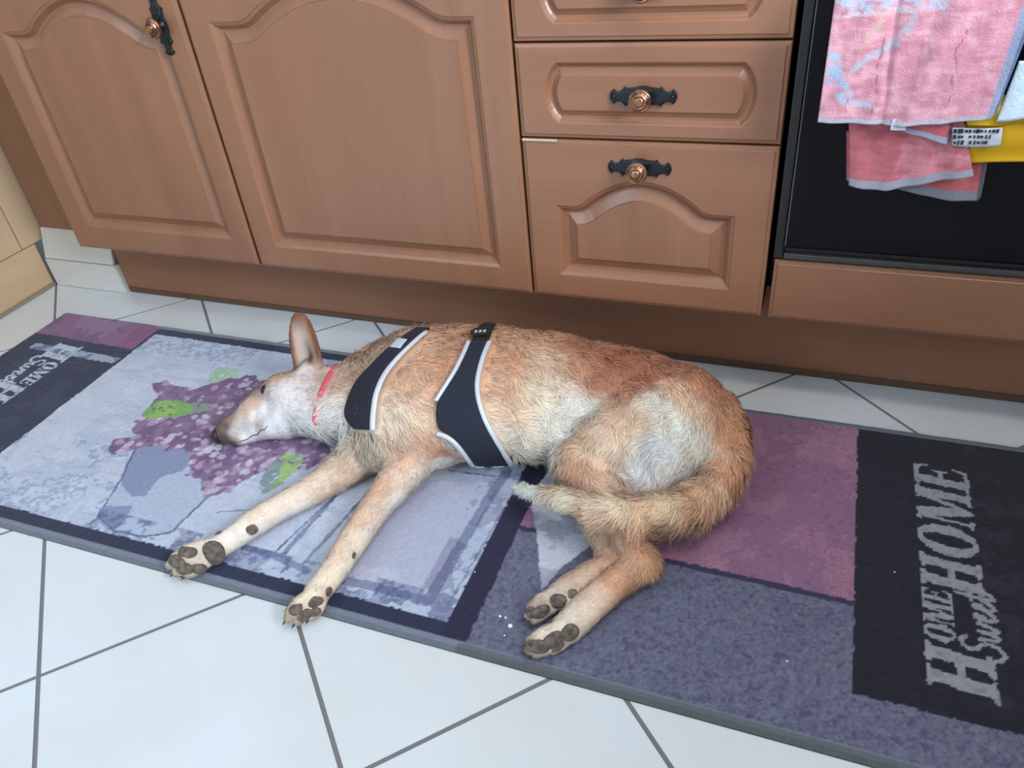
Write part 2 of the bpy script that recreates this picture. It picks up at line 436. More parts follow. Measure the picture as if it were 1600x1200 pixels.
# unseen cabinet leg on the right, added to shade the floor by the oven
rl = empty('added_shade_cabinet', (1.65, -.6, 0), 'plain brown cabinet leg added out of view right of the oven to shade the floor', 'cabinet')
boxobj('cabinet_body', (.992, 2.25, -2.30, .56, .12, .80), M['wood_v'], rl)
boxobj('kickboard', (1.05, 2.25, -2.25, .56, .0012, .119), M['wood_plinth'], rl)
boxobj('cabinet_top', (.952, 2.28, -2.32, .60, .802, .842), mat('grey_speckled_top', (.35,.33,.30), .4)[0], rl, bev=.004)
# worktop resting over the base cabinets
wt = boxobj('worktop', (-2.10, .93, -.035, .69, .802, .842), mat('grey_speckled_worktop', (.35,.33,.30), .4)[0], bev=.004, origin=(-.5,.3,.802))
tag(wt, 'worktop lying over the brown base cabinets', 'worktop')

# ------------------------------------------------------------------ oven
ov = empty('oven', (.57, 0, .2865), 'built-in oven with a black glass door, right of the drawer cabinet', 'oven')
boxobj('oven_body', (.262, .862, .024, .56, .2865, .80), M['oven_frame'], ov)
boxobj('side_frame', (.2610, .2745, -.002, .022, .2875, .80), M['oven_frame'], ov, bev=.002)
boxobj('side_frame', (.8500, .8630, -.002, .022, .2875, .80), M['oven_frame'], ov, bev=.002)
boxobj('bottom_rail', (.2755, .8490, -.003, .020, .2880, .2970), M['oven_trim'], ov, bev=.0015)
boxobj('vent_rail', (.2755, .8490, .004, .020, .2975, .3070), M['oven_frame'], ov, bev=.001)
dg = boxobj('oven_door', (.2760, .8485, -.006, .018, .3080, .700), M['oven_glass'], ov, bev=.003)
bm = bmesh.new(); box(bm, .2755, .2772, -.0072, -.0060, .312, .698, .0004)
bm_obj('glass_edge', bm, mat('glass_edge_grey', (.10,.105,.10), .25)[0], dg)
# the door's own handle (a rail across the top of the glass, above the frame)
bm = bmesh.new(); bmesh.ops.create_cone(bm, cap_ends=True, segments=20, radius1=.008, radius2=.008, depth=.52,
    matrix=Matrix.Translation((.565, -.052, .675)) @ Matrix.Rotation(math.pi/2, 4, 'Y'))
box(bm, .312, .328, -.052, -.006, .668, .682, .002); box(bm, .802, .818, -.052, -.006, .668, .682, .002)
bm_obj('door_handle', bm, M['oven_trim'], dg)
boxobj('control_panel', (.2760, .8485, -.006, .018, .706, .795), M['oven_frame'], ov, bev=.002)
pn = empty('oven_base_panel', (.57, 0, .1789), 'plain brown wooden panel below the black oven', 'panel')
front('panel_front', .2635, .8620, .1789, .2835, None, None, pn, m_frame='wood_h')
boxobj('panel_box', (.2655, .8600, .0215, .50, .1795, .2825), M['carcass'], pn)


# ------------------------------------------------------------------ printed kitchen runner
MZ = .0075
def pp(pts): return np.array([at(px, py, MZ)[:2] for px, py in pts])
def inside(X, Y, P):
    r = np.zeros(X.shape, bool); n = len(P); j = n-1
    for i in range(n):
        xi, yi = P[i]; xj, yj = P[j]
        if yi != yj:
            r ^= ((yi > Y) != (yj > Y)) & (X < (xj-xi)*(Y-yi)/(yj-yi)+xi)
        j = i
    return r
def seg(X, Y, a, b_):
    a = np.array(a); b_ = np.array(b_); d = b_-a; L = d@d
    t = np.clip(((X-a[0])*d[0]+(Y-a[1])*d[1])/L, 0, 1)
    return np.hypot(X-a[0]-t*d[0], Y-a[1]-t*d[1])
def line(X, Y, pts, w_):
    P = pp(pts); d = np.full(X.shape, 9.)
    for i in range(len(P)-1): d = np.minimum(d, seg(X, Y, P[i], P[i+1]))
    return d < w_
def letters():
    """serif capitals as polygons (u right, v up, cap height 1) and their advance widths"""
    def I(x, w_, s_=.09): return [(x-s_,0),(x+w_+s_,0),(x+w_+s_,.06),(x+w_,.10),(x+w_,.90),(x+w_+s_,.94),(x+w_+s_,1),(x-s_,1),(x-s_,.94),(x,.90),(x,.10),(x-s_,.06)]
    H = [I(.10,.26), I(.60,.26), [(.3,.44),(.65,.44),(.65,.56),(.3,.56)]]
    t = np.linspace(0, 2*np.pi, 40, endpoint=False)
    O = ('ring', [(.48+.46*math.cos(a), .5+.52*math.sin(a)) for a in t], [(.48+.18*math.cos(a), .5+.43*math.sin(a)) for a in t])
    Mm = [I(.10,.07), I(.84,.25), [(.04,1),(.38,1),(.66,.22),(.56,0),(.46,0),(.14,.76)], [(.50,.0),(.58,0),(.92,.86),(.98,1),(.80,1)]]
    E_ = [I(.10,.26), [(.2,0),(.74,0),(.80,.30),(.74,.30),(.64,.09),(.2,.09)], [(.2,1),(.72,1),(.75,.72),(.70,.72),(.62,.91),(.2,.91)], [(.3,.47),(.54,.47),(.58,.36),(.62,.36),(.62,.68),(.58,.68),(.54,.56),(.3,.56)]]
    return {'H': (H, .98), 'O': (O, .98), 'M': (Mm, 1.20), 'E': (E_, .88)}
LT = letters()
def draw_text(X, Y, word, u0, u1, v0, v1, tf, slant=.12):
    """mask of word laid between u0..u1, v0..v1 in text space; tf maps world -> text space"""
    U, Vv = tf(X, Y); mask = np.zeros(X.shape, bool)
    tot = sum(LT[c][1] for c in word); x = 0
    sel = (U > u0-.03) & (U < u1+.03) & (Vv > v0-.01) & (Vv < v1+.01)
    u = (U[sel]-u0)/(u1-u0)*tot; v = (Vv[sel]-v0)/(v1-v0); u = u-slant*(v-.5)
    m_ = np.zeros(u.shape, bool)
    for c in word:
        g_, adv = LT[c]
        if g_[0] == 'ring': m_ |= inside(u-x, v, g_[1]) & ~inside(u-x, v, g_[2])
        else:
            for P in g_: m_ |= inside(u-x, v, P)
        x += adv
    mask[sel] = m_; return mask
SCRIPT = [  # handwritten "Sweet", strokes in (u 0..5, v 0..1)
 [(1.05,.86),(.85,1.0),(.55,.98),(.35,.80),(.45,.62),(.75,.48),(.85,.28),(.70,.05),(.35,-.08),(.0,.05),(-.12,.28),(.08,.34)],
 [(1.05,.50),(1.12,.10),(1.30,.02),(1.48,.25),(1.52,.50),(1.54,.12),(1.72,.02),(1.92,.28),(1.96,.52),(2.10,.46)],
 [(2.22,.28),(2.50,.36),(2.52,.54),(2.32,.54),(2.22,.26),(2.36,.02),(2.62,.10),(2.86,.28)],
 [(2.86,.28),(3.14,.36),(3.16,.54),(2.96,.54),(2.86,.26),(3.0,.02),(3.26,.10),(3.50,.34)],
 [(3.72,1.0),(3.56,.20),(3.66,.0),(3.90,.08),(4.10,.25)], [(3.38,.62),(4.05,.66)]]
def draw_script(X, Y, u0, u1, v0, v1, tf, w_=.0042):
    U, Vv = tf(X, Y); d = np.full(X.shape, 9.)
    for st in SCRIPT:
        P = [(u0+a/4.2*(u1-u0), v0+b_*(v1-v0)) for a, b_ in st]
        for i in range(len(P)-1): d = np.minimum(d, seg(U, Vv, P[i], P[i+1]))
    return d < w_
def build_runner():
    x0, x1 = -1.3445, .735; y0, y1 = -.6140, -.0200
    st = .0022
    nx = int((x1-x0)/st)+1; ny = int((y1-y0)/st)+1
    gx = np.linspace(x0, x1, nx); gy = np.linspace(y0, y1, ny)
    X, Y = np.meshgrid(gx, gy)
    # woven edge irregularity
    WX = X+(fbm(X, Y, 110, 1, 3)-.5)*.0045; WY = Y+(fbm(X, Y, 110, 2, 3)-.5)*.0045
    n_lo = fbm(X, Y, 9, 3); n_mid = fbm(X, Y, 34, 4); n_hi = vnoise(X, Y, 420, 5); n_h2 = fbm(X, Y, 150, 6, 2)
    streak = fbm(X*.35, Y*2.2, 60, 7, 3)
    C = np.zeros(X.shape+(3,))
    def put(mask, col, alpha=1.0):
        c = slin(col); a = np.where(mask, alpha, 0)[..., None] if np.isscalar(alpha) else (mask*alpha)[..., None]
        C[:] = C*(1-a)+c*a
    ALL = np.ones(X.shape, bool)
    NAVY = (44,50,74); DK = (34,36,48)
    put(ALL, (96,98,118))
    # ---- right: grey speckled ground, pink field, black block
    R_ = WX > -.040
    n_f = fbm(X, Y, 260, 16, 2); put(R_, (106,108,130)); put(R_ & (n_mid > .55), (98,98,122), .5); put(R_ & (n_h2 > .72), (66,68,94), .6); put(R_ & (n_f > .66), (82,84,110), .7); put(R_ & (n_f < .34), (124,126,146), .6)
    ylo = -.395-.02*(WX-.2)
    pk = R_ & (WY > ylo) & (WY < -.030) & (WX < .427)
    put(pk, (158,116,140)); put(pk & (n_lo > .52), (134,100,132), .7); put(pk & (n_mid > .60), (172,126,148), .45); put(pk & (n_f > .64), (140,98,126), .6); put(pk & (n_h2 > .76), (112,80,112), .5)
    put(R_ & (np.abs(WY-ylo) < .0045) & (WX < .427), (62,56,84))
    # pale pennant below the tail
    pw = inside(WX, WY, pp([(826,768),(838,830),(846,922),(880,885),(925,850),(985,790),(900,740),(840,740)]))
    put(pw, (196,198,212)); put(pw & (n_mid > .56), (160,162,184), .7)
    # black block with the writing
    bk = (WX > .4265) & (WY > -.5325)
    put(bk, (38,38,48)); put(bk & (n_mid > .60) & (WX > .58), (56,52,66), .6); put(bk & (n_h2 > .68), (54,50,62), .35)
    def text_block(tf):
        a = draw_text(WX, WY, 'H', -.4990, -.4330, 0, .0740, tf, .10)
        a |= draw_text(WX, WY, 'OME', -.4300, -.3450, .0390, .0740, tf, .10)
        a |= draw_text(WX, WY, 'HOME', -.3460, -.0930, 0, .0730, tf, .12)
        a |= draw_script(X, Y, -.4400, -.3330, -.0100, .0330, tf, .0027)
        return a
    tr = text_block(lambda x, y: (y, .5810-x))
    put(tr, (150,152,162)); put(tr & (n_h2 > .66), (120,122,132), .6)
    # ---- left end block
    L_ = WX < -1.040
    put(L_, NAVY); put(L_ & (n_mid > .60), (58,64,92), .6); put(L_ & (streak > .64), (34,38,60), .5)
    lp = L_ & (WY > -.1150+(WX+1.345)*-.02)
    put(lp, (142,112,146)); put(lp & (n_lo > .5), (130,88,124), .7); put(lp & (n_mid > .60), (108,82,122), .7); put(lp & (WX > -1.10), (136,82,116), .6)
    lb = L_ & (WY < -.150-.02*(WX+1.3)) & (WY > -.172-.02*(WX+1.3)) & (WX > -1.30)
    put(lb, (170,182,205), .8); put(lb & (n_mid > .55), (90,100,130), .8)
    tl = text_block(lambda x, y: (-.668-y+.034, x+1.2420)) & (WY < -.136)
    put(tl, (186,196,214)); put(tl & (n_h2 > .66), (120,132,160), .6)
    # ---- centre picture
    Cc = (WX > -1.040) & (WX < -.040)
    put(Cc, (188,196,214)); put(Cc & (n_lo > .52), (172,184,206), .6); put(Cc & (n_mid > .60), (198,204,218), .6)
    put(Cc & (streak > .66), (160,172,198), .45)
    # speckle along upper edge and lower left
    sp = Cc & (n_h2 > .56) & (((Y > -.12) & (X < -.75)) | ((Y < -.40) & (X < -.60) & (fbm(X, Y, 14, 9) > .42)))
    put(sp, (132,148,182), .65)
    # the vase
    vase = inside(WX, WY, pp([(212,690),(190,755),(152,806),(178,828),(222,838),(266,834),(300,800),(330,775),(340,740),(300,700)]))
    put(vase, (172,184,206)); 
    put(inside(WX, WY, pp([(212,690),(188,755),(205,775),(225,775),(250,745),(285,735),(315,700)])), (128,138,172), .9)
    put(inside(WX, WY, pp([(165,790),(152,806),(176,826),(196,818),(206,790)])), (124,138,170), .85)
    put(line(WX, WY, [(212,700),(188,750),(152,806),(178,828),(222,838),(266,832),(328,772)], .0022), (80,94,134), .85)
    # crates: pale panes with dark frames
    put(inside(WX, WY, pp([(330,770),(272,835),(410,862),(500,770),(560,742),(450,740)])), (184,192,212), .5)
    pane = inside(WX, WY, pp([(620,760),(540,905),(665,938),(768,765),(775,745),(700,745)]))
    put(pane, (186,188,206), .8); put(pane & (n_lo > .5), (172,176,200), .6)
    for P_, w_ in (([(585,705),(440,868)], .0045), ([(602,740),(474,880)], .0030), ([(556,742),(430,862)], .0018), ([(372,852),(430,868),(480,892)], .006),
                   ([(792,738),(770,768),(668,938)], .0085), ([(812,752),(700,945)], .0018), ([(532,905),(600,920),(668,940)], .0075),
                   ([(340,800),(395,795)], .0015), ([(780,744),(700,735)], .002)):
        mk = line(WX, WY, P_, w_) & Cc
        put(mk, (104,112,150), .72); put(mk & (n_mid > .52), (70,74,112), .6)
    fr = Cc & (WY < -.535) & (WX > -.74) & (n_mid > .46)
    put(fr, (112,122,160), .55); put(fr & (n_h2 > .55), (72,80,120), .5)
    fr = Cc & (WX > -.135) & (n_mid > .50); put(fr, (120,122,156), .55)
    # flowers
    rg = np.random.default_rng(3)
    def leaf(pts, c1_, c2_):
        P = inside(WX+(n_mid-.5)*.03, WY+(n_lo-.5)*.02, pp(pts)) & (n_h2 < .70); put(P, c1_); put(P & (n_mid > .52), c2_, .8)
    leaf([(325,590),(345,572),(372,574),(365,595),(335,606)], (168,190,176), (150,182,150))
    blob = inside(X+(fbm(X,Y,30,11,3)-.5)*.04, Y+(fbm(X,Y,30,12,3)-.5)*.04,
                  pp([(240,600),(262,590),(300,612),(330,600),(400,585),(445,600),(470,640),(520,665),(520,715),(480,732),(430,730),(395,745),(355,768),(318,775),(296,745),(300,715),(285,700),(235,698),(172,708),(172,690),(215,680),(205,655),(235,640),(250,628)]))
    put(blob, (124,102,138)); put(blob & (n_lo > .50), (112,84,122), .8); put(blob & (n_mid > .56), (146,120,152), .6)
    bx, by = X[blob], Y[blob]
    cen = np.stack([rg.uniform(bx.min(), bx.max(), 900), rg.uniform(by.min(), by.max(), 900)], 1)
    for k, (a, b_) in enumerate(cen):
        i0 = np.searchsorted(gx, a-.013); i1 = np.searchsorted(gx, a+.013); j0 = np.searchsorted(gy, b_-.013); j1 = np.searchsorted(gy, b_+.013)
        if i1-i0 < 2 or j1-j0 < 2: continue
        if not blob[min(j0+(j1-j0)//2, ny-1), min(i0+(i1-i0)//2, nx-1)]: continue
        # pale florets thicken toward the right and the bottom of the bunch
        q = (a+.86)*1.3+(-.27-b_)*2.0
        if rg.random() > np.clip(.22+q, .03, .72): c_ = (110,88,122) if rg.random() < .6 else (132,98,130)
        else: c_ = [(196,184,206), (180,156,182), (204,198,214), (172,150,174)][rg.integers(4)]
        r = rg.uniform(.0035, .0082); th = rg.uniform(0, 3.14)
        xs = X[j0:j1, i0:i1]-a; ys = Y[j0:j1, i0:i1]-b_
        e = np.hypot((xs*np.cos(th)+ys*np.sin(th))/1.35, -xs*np.sin(th)+ys*np.cos(th)) < r*(.75+.5*n_h2[j0:j1, i0:i1])
        a_ = (e & blob[j0:j1, i0:i1])[..., None]*.75
        C[j0:j1, i0:i1] = C[j0:j1, i0:i1]*(1-a_)+slin(c_)*a_
    leaf([(222,640),(240,628),(280,625),(312,634),(290,648),(250,652),(226,650)], (120,168,92), (138,190,84))
    leaf([(296,628),(330,630),(338,640),(300,644)], (126,146,134), (140,150,140))
    leaf([(404,760),(420,725),(452,708),(476,712),(470,735),(440,755),(408,772)], (134,164,120), (158,190,110))
    leaf([(404,760),(418,728),(440,712),(438,740),(412,768)], (128,150,150), (120,140,150))
    # navy frame stripes and the dark vertical bar
    put(Cc & (WY > -.0560), NAVY); put(Cc & (WY < -.5770), NAVY); put((WX > -.076) & (WX < -.040) & (WY < -.03), (46,44,68))
    put((np.abs(WX+1.040) < .004) & (WY < -.03), NAVY)
    # binding
    ed = np.minimum(np.minimum(X-x0, x1-X), np.minimum(Y-y0, y1-Y))
    put((ed < .0150) & (X > -1.05), (120,128,142)); put((ed < .0055), (104,110,120))
    put((ed < .0060) & (X > -.05), (90,94,96)); put((ed < .0130) & (ed > .006) & (X > -.05) & ((Y > -.1) | (Y < -.55)), (88,90,94), .6)
    C *= (.90+.20*n_hi)[..., None]
    Z = MZ-.0022+.0010*n_hi+.0008*n_h2
    Z = np.where(ed < .003, .0036, Z); Z[0, :] = Z[-1, :] = .0012; Z[:, 0] = Z[:, -1] = .0012
    Z = Z+.0006
    V = np.stack([X, Y+.0025*np.sin(X*5)*0, Z], -1).reshape(-1, 3)
    ii = np.arange(ny*nx).reshape(ny, nx)
    F = np.stack([ii[:-1, :-1], ii[:-1, 1:], ii[1:, 1:], ii[1:, :-1]], -1).reshape(-1, 4)
    # underside
    me = bpy.data.meshes.new('kitchen_runner')
    b0 = len(V); V = np.vstack([V, [[x0, y0, .0003], [x1, y0, .0003], [x1, y1, .0003], [x0, y1, .0003]]])
    org = np.array([-.3, -.32, 0]); nv = len(V); nf = len(F)
    me.vertices.add(nv); me.vertices.foreach_set('co', (V-org).astype(np.float32).ravel())
    me.loops.add(nf*4+4); me.polygons.add(nf+1)
    me.loops.foreach_set('vertex_index', np.concatenate([F.ravel(), [b0+3, b0+2, b0+1, b0]]).astype(np.int32))
    me.polygons.foreach_set('loop_start', (np.arange(nf+1)*4).astype(np.int32))
    me.update(calc_edges=True); me.validate()
    me.polygons.foreach_set('use_smooth', np.ones(nf+1, bool))
    at_ = me.color_attributes.new('col', 'FLOAT_COLOR', 'POINT')
    cc = np.ones((nv, 4)); cc[:b0, :3] = C.reshape(-1, 3); cc[b0:, :3] = .05; at_.data.foreach_set('color', cc.astype(np.float32).ravel())
    me.materials.append(M['mat'])
    o = bpy.data.objects.new('kitchen_runner', me); COL.objects.link(o); o.location = org
    tag(o, 'long printed kitchen runner with lilac bouquet and HOME Sweet HOME writing on white tiles', 'rug')
    return o
build_runner()
# crumbs by the hind paws
for k, (px, py) in enumerate([(781,962),(790,964),(797,977),(788,992),(1230,1032),(1398,893),(742,893)]):
    P = at(px, py, MZ+.001); bm = bmesh.new()
    bmesh.ops.create_icosphere(bm, subdivisions=1, radius=(.0021, .0018, .0032, .0014, .0015, .0014, .0012)[k])
    for v in bm.verts: v.co = (v.co.x*random.uniform(.8, 1.3)+P[0], v.co.y*random.uniform(.8, 1.2)+P[1], v.co.z*.6+P[2]-.0012)
    o = bm_obj('crumb', bm, M['crumb'], origin=P)
    lab = ['tiny white crumb on the grey part of the runner, left of the hind paws']*4+['tiny pale crumb low on the grey field of the runner beside the black block', 'tiny pale crumb on the black block of the runner', 'tiny pale crumb on the dark bar of the runner'] 
    tag(o, lab[k], 'crumb', 'crumbs by the hind paws' if k < 4 else None)

# ------------------------------------------------------------------ cloths hanging from the oven door handle
def cloth(name, top, bot, y_fn, colf, label, cat, nu=60, nv=60, th=.0016, hem=None, kind_mat='towel', group=None, origin=None):
    """top/bot: polylines of photo points at depth y; the sheet is ruled between them"""
    yb = -.062
    T = np.array([at(a, b_, yb, 1) for a, b_ in top]); B = np.array([at(a, b_, yb, 1) for a, b_ in bot])
    def samp(P, t):
        d = np.r_[0, np.cumsum(np.linalg.norm(np.diff(P, axis=0), axis=1))]; d /= d[-1]
        return np.stack([np.interp(t, d, P[:, k]) for k in range(3)], -1)
    us = np.linspace(0, 1, nu); vs = np.linspace(0, 1, nv)
    TT = samp(T, us); BB = samp(B, us)
    P = TT[None]*(1-vs[:, None, None])+BB[None]*vs[:, None, None]
    U, Vv = np.meshgrid(us, vs)
    P[..., 1] = y_fn(P[..., 0], P[..., 2], U, Vv)
    Cc = colf(P[..., 0], P[..., 2], U, Vv)
    front_ = P.reshape(-1, 3); back = front_+np.array([0, th, 0])
    n = nu*nv; V = np.vstack([front_, back]); F = []
    ii = np.arange(n).reshape(nv, nu)
    for j in range(nv-1):
        for i in range(nu-1):
            a, b_, c, d = ii[j, i], ii[j, i+1], ii[j+1, i+1], ii[j+1, i]
            F.append((a, d, c, b_)); F.append((a+n, b_+n, c+n, d+n))
    bd = list(ii[0, :])+list(ii[1:, -1])+list(ii[-1, ::-1][1:])+list(ii[::-1, 0][1:-1])
    for k in range(len(bd)):
        a, b_ = bd[k], bd[(k+1) % len(bd)]; F.append((a, b_, b_+n, a+n))
    o = mesh_obj(name, V, F, M[kind_mat], smooth=True, colors=np.vstack([Cc.reshape(-1, 3)]*2) if Cc is not None else None,
                 origin=origin if origin is not None else V.mean(0))
    return tag(o, label, cat, group)
def weave(x, z, c1_, c2_, s_=60):
    n = fbm(x, z*3, s_, 21, 3)*.6+fbm(x*3, z, s_, 22, 3)*.4
    n = np.clip((n-.35)/.3, 0, 1)[..., None]; return slin(c1_)*(1-n)+slin(c2_)*n
def mixc(C_, mask, col, a=1.): 
    k = (np.clip(mask, 0, 1)*a)[..., None]; return C_*(1-k)+slin(col)*k
TX = .2965
def col_top(x, z, U, Vv):
    C_ = weave(x, z, (192,132,146), (220,166,180), 50)
    C_ = mixc(C_, fbm(x, z, 18, 23) > .56, (208,140,162), .5)
    # faded blue ribbon pattern
    def near(pts, w_):
        P = np.array([at(a, b_, -.062, 1)[[0, 2]] for a, b_ in pts]); d = np.full(x.shape, 9.)
        for i in range(len(P)-1): d = np.minimum(d, seg(x+(fbm(x,z,60,24,2)-.5)*.01, z, P[i], P[i+1]))
        wv = np.clip((fbm(x, z*2, 120, 29, 3)-.30)/.25, 0, 1); return np.clip((w_*1.25-d)/(w_*.5), 0, 1)*wv
    C_ = mixc(C_, near([(1310,0),(1330,8),(1380,5),(1430,0),(1470,2)], .0075), (168,196,222), .9)
    C_ = mixc(C_, near([(1305,22),(1370,18),(1432,14)], .003), (206,196,202), .8)
    C_ = mixc(C_, near([(1432,8),(1424,38),(1408,58),(1382,78),(1350,92),(1335,105)], .0045), (164,186,204), .75)
    C_ = mixc(C_, near([(1300,90),(1305,110),(1312,128),(1322,150)], .0085), (160,188,212), .85)
    C_ = mixc(C_, near([(1298,118),(1308,125)], .006), (128,166,202), .7)
    C_ = mixc(C_, near([(1330,160),(1360,163)], .0035), (166,192,210), .75)
    C_ = mixc(C_, near([(1368,10),(1376,30),(1355,60),(1350,80)], .004), (196,176,150), .7)
    for pts in ([(1384,50),(1376,90),(1368,160),(1362,182)], [(1508,45),(1494,95),(1486,155)], [(1326,150),(1322,190)]):
        C_ = mixc(C_, near(pts, .0010), (140,84,98), .75)  # shade of the wrinkles put into the colour as thin dark lines
    C_ = mixc(C_, Vv > .965, (176,184,196), .9)
    C_ = mixc(C_, U > .93, (140,160,190), .9); C_ = mixc(C_, U > .975, (92,108,146), .9)
    return C_
def y_top(x, z, U, Vv):
    return -.066-.0035*np.sin(U*11+Vv*2)-.004*Vv-.0035*np.exp(-((U-.32-.05*Vv)/.02)**2)*-1-.002*fbm(x, z, 50, 31)-.0018*np.sin(U*31+Vv*5)
def over_rail(x, z, y):            # the sheet bends back over the handle rail
    return y
hz = .668
cloth('tea_towel', [(1306,-12),(1420,-12),(1540,-10),(1628,-10)], [(1278,187),(1330,191),(1400,193),(1500,189),(1545,183),(1556,172)], y_top, col_top,
      'pink tea towel with faded blue ribbon pattern, frontmost of the cloths over the oven handle', 'towel', 110, 90)
def col_mid(x, z, U, Vv):
    C_ = weave(x, z, (178,104,114), (204,134,144), 50); C_ = mixc(C_, fbm(x, z, 20, 25) > .56, (176,88,94), .5)
    return mixc(C_, Vv > .90, (150,156,172), .95)
cloth('tea_towel', [(1326,150),(1420,150),(1500,150)], [(1326,294),(1350,300),(1385,303),(1430,296),(1480,284),(1522,278)],
      lambda x, z, U, Vv: -.050-.003*np.sin(U*7+1)-.006*Vv*U-.0015*np.sin(U*23), col_mid,
      'second pink tea towel below the frontmost one, grey hem slanting up to the right', 'towel', 70, 60)
def col_low(x, z, U, Vv):
    C_ = weave(x, z, (186,92,98), (200,112,114), 50)
    C_ = mixc(C_, Vv > .84, (128,134,144), .95); return mixc(C_, U > .95, (84,90,100), .9)
cloth('tea_towel', [(1322,215),(1420,215),(1556,215)], [(1322,292),(1345,299),(1400,307),(1440,319),(1490,326),(1530,326),(1536,318)],
      lambda x, z, U, Vv: -.036-.003*np.sin(U*6+2)-.0015*np.sin(U*19), col_low,
      'lowest pink tea towel with grey hem, hanging rearmost against the oven glass', 'towel', 70, 50)
def col_flap(x, z, U, Vv):
    C_ = weave(x, z, (196,100,110), (214,124,134), 50); return mixc(mixc(C_, Vv > .82, (170,174,196), .95), U > .93, (90,80,90), .8)
cloth('tea_towel', [(1385,165),(1440,165),(1494,165)], [(1388,194),(1420,212),(1450,220),(1478,229),(1486,222)],
      lambda x, z, U, Vv: -.0575-.0015*np.sin(U*9)+.002*Vv, col_flap,
      'narrow folded pink tea towel corner between the frontmost towel and the second one', 'towel', 40, 26)
bm = bmesh.new()
P = at(1404, 196, -.0715, 1); box(bm, P[0]-.0085, P[0]+.0085, P[1]-.0010, P[1]+.0008, P[2]-.006, P[2]+.008, .0006)
tag(bm_obj('hanging_loop', bm, M['labelw'], origin=P), 'small white fabric tab peeking out below the frontmost pink towel', 'fabric tab')
# yellow cloth with a printed care label
yc = empty('yellow_cloth', tuple(at(1560, 220, -.055, 1)), 'yellow cloth with a printed white label, right of the pink towels', 'cloth')
def sheet(name, pts_top, pts_bot, y, mt, parent, nu=40, nv=24, amp=.002, th=.003):
    T = np.array([at(a, b_, y, 1) for a, b_ in pts_top]); B = np.array([at(a, b_, y, 1) for a, b_ in pts_bot])
    us = np.linspace(0, 1, nu)
    sm = lambda P, t: np.stack([np.interp(t, np.linspace(0, 1, len(P)), P[:, k]) for k in range(3)], -1)
    vs = np.linspace(0, 1, nv); G_ = sm(T, us)[None]*(1-vs[:, None, None])+sm(B, us)[None]*vs[:, None, None]
    U, Vv = np.meshgrid(us, vs); G_[..., 1] += amp*np.sin(U*9+Vv*3)+amp*np.cos(Vv*7)
    f_ = G_.reshape(-1, 3); n = len(f_); V = np.vstack([f_, f_+[0, th, 0]]); F = []; ii = np.arange(n).reshape(nv, nu)
    for j in range(nv-1):
        for i in range(nu-1):
            a, b_, c, d = ii[j, i], ii[j, i+1], ii[j+1, i+1], ii[j+1, i]; F += [(a, d, c, b_), (a+n, b_+n, c+n, d+n)]
    bd = list(ii[0, :])+list(ii[1:, -1])+list(ii[-1, ::-1][1:])+list(ii[::-1, 0][1:-1])
    for k in range(len(bd)):
        a, b_ = bd[k], bd[(k+1) % len(bd)]; F.append((a, b_, b_+n, a+n))
    return mesh_obj(name, V, F, M[mt], parent, smooth=True)
sheet('back_layer', [(1484,196),(1560,192),(1660,185)], [(1484,250),(1500,256),(1600,254),(1660,250)], -.0500, 'yellow', yc)
sheet('front_fold', [(1500,150),(1560,150),(1660,140)], [(1512,196),(1560,197),(1610,190),(1660,186)], -.0590, 'yellow', yc)
lb = sheet('label_tag', [(1488,200),(1530,201),(1567,200)], [(1488,228),(1530,231),(1563,228)], -.0608, 'labelw', yc, 14, 8, .0006, .0006)
bm = bmesh.new()
rr = random.Random(5)
for row, (yy, n) in enumerate(((205,12),(214,10),(223,9))):
    for k in range(n):
        px = 1492+k*6.0+rr.uniform(-1, 1); 
        if row and k in (3,) or px > 1560: continue
        a = at(px, yy, -.0622, 1); w_ = rr.uniform(.0008, .0019); h_ = rr.uniform(.0014, .0028)
        box(bm, a[0]-w_, a[0]+w_, a[1]-.0001, a[1]+.0002, a[2]-h_, a[2]+h_)
bm_obj('print', bm, M['ink'], lb)
# pale towel behind at the right edge
cloth('white_cloth', [(1592,95),(1650,90)], [(1556,190),(1660,180)], lambda x, z, U, Vv: -.0635-.0015*np.sin(U*9), lambda x, z, U, Vv: weave(x, z, (196,214,228), (214,228,238)),
      'pale blue-white cloth showing at the right edge between pink towel and yellow cloth', 'cloth', 20, 20)

# ------------------------------------------------------------------ the dog
def nd(px, py, z, r, k=1.0):
    p = at(px, py, z); return (p[0], p[1], p[2], r, k)
def stn(top, bot, b):
    """torso section seen edge-on between two silhouette points, half thickness b"""
    P1 = at(*top, b+.004); P2 = at(*bot, b+.004); c = (P1+P2)/2; h = np.linalg.norm(P1-P2)/2
    d = ray((top[0]+bot[0])/2, (top[1]+bot[1])/2); e = math.asin(-d[2])
    a = math.sqrt(max(h*h-(b/math.tan(e))**2, b*b*.5))
    return (c[0], c[1], c[2], a, b/a)
CH = {}   # name -> (nodes, smooth k, group)
CH['torso'] = ([stn((628,545),(590,676),.068), stn((655,527),(640,700),.078), stn((700,517),(690,724),.085), stn((770,520),(765,728),.087), stn((850,526),(835,722),.080),
                stn((930,540),(900,706),.072), stn((1000,553),(960,720),.074), stn((1060,575),(1020,730),.072), stn((1108,615),(1075,735),.060)], .03)
CH['neck'] = ([nd(505,616,.060,.050), nd(545,618,.064,.058), nd(590,615,.070,.068), nd(640,610,.080,.080)], .03)
CH['head'] = ([nd(500,620,.060,.047), nd(470,620,.060,.049), nd(446,622,.057,.046), nd(420,634,.050,.037), nd(402,645,.044,.031)], .02)
CH['muzzle'] = ([nd(405,646,.043,.029), nd(382,660,.036,.0262), nd(362,671,.031,.0235), nd(355,675,.030,.0215)], .015)
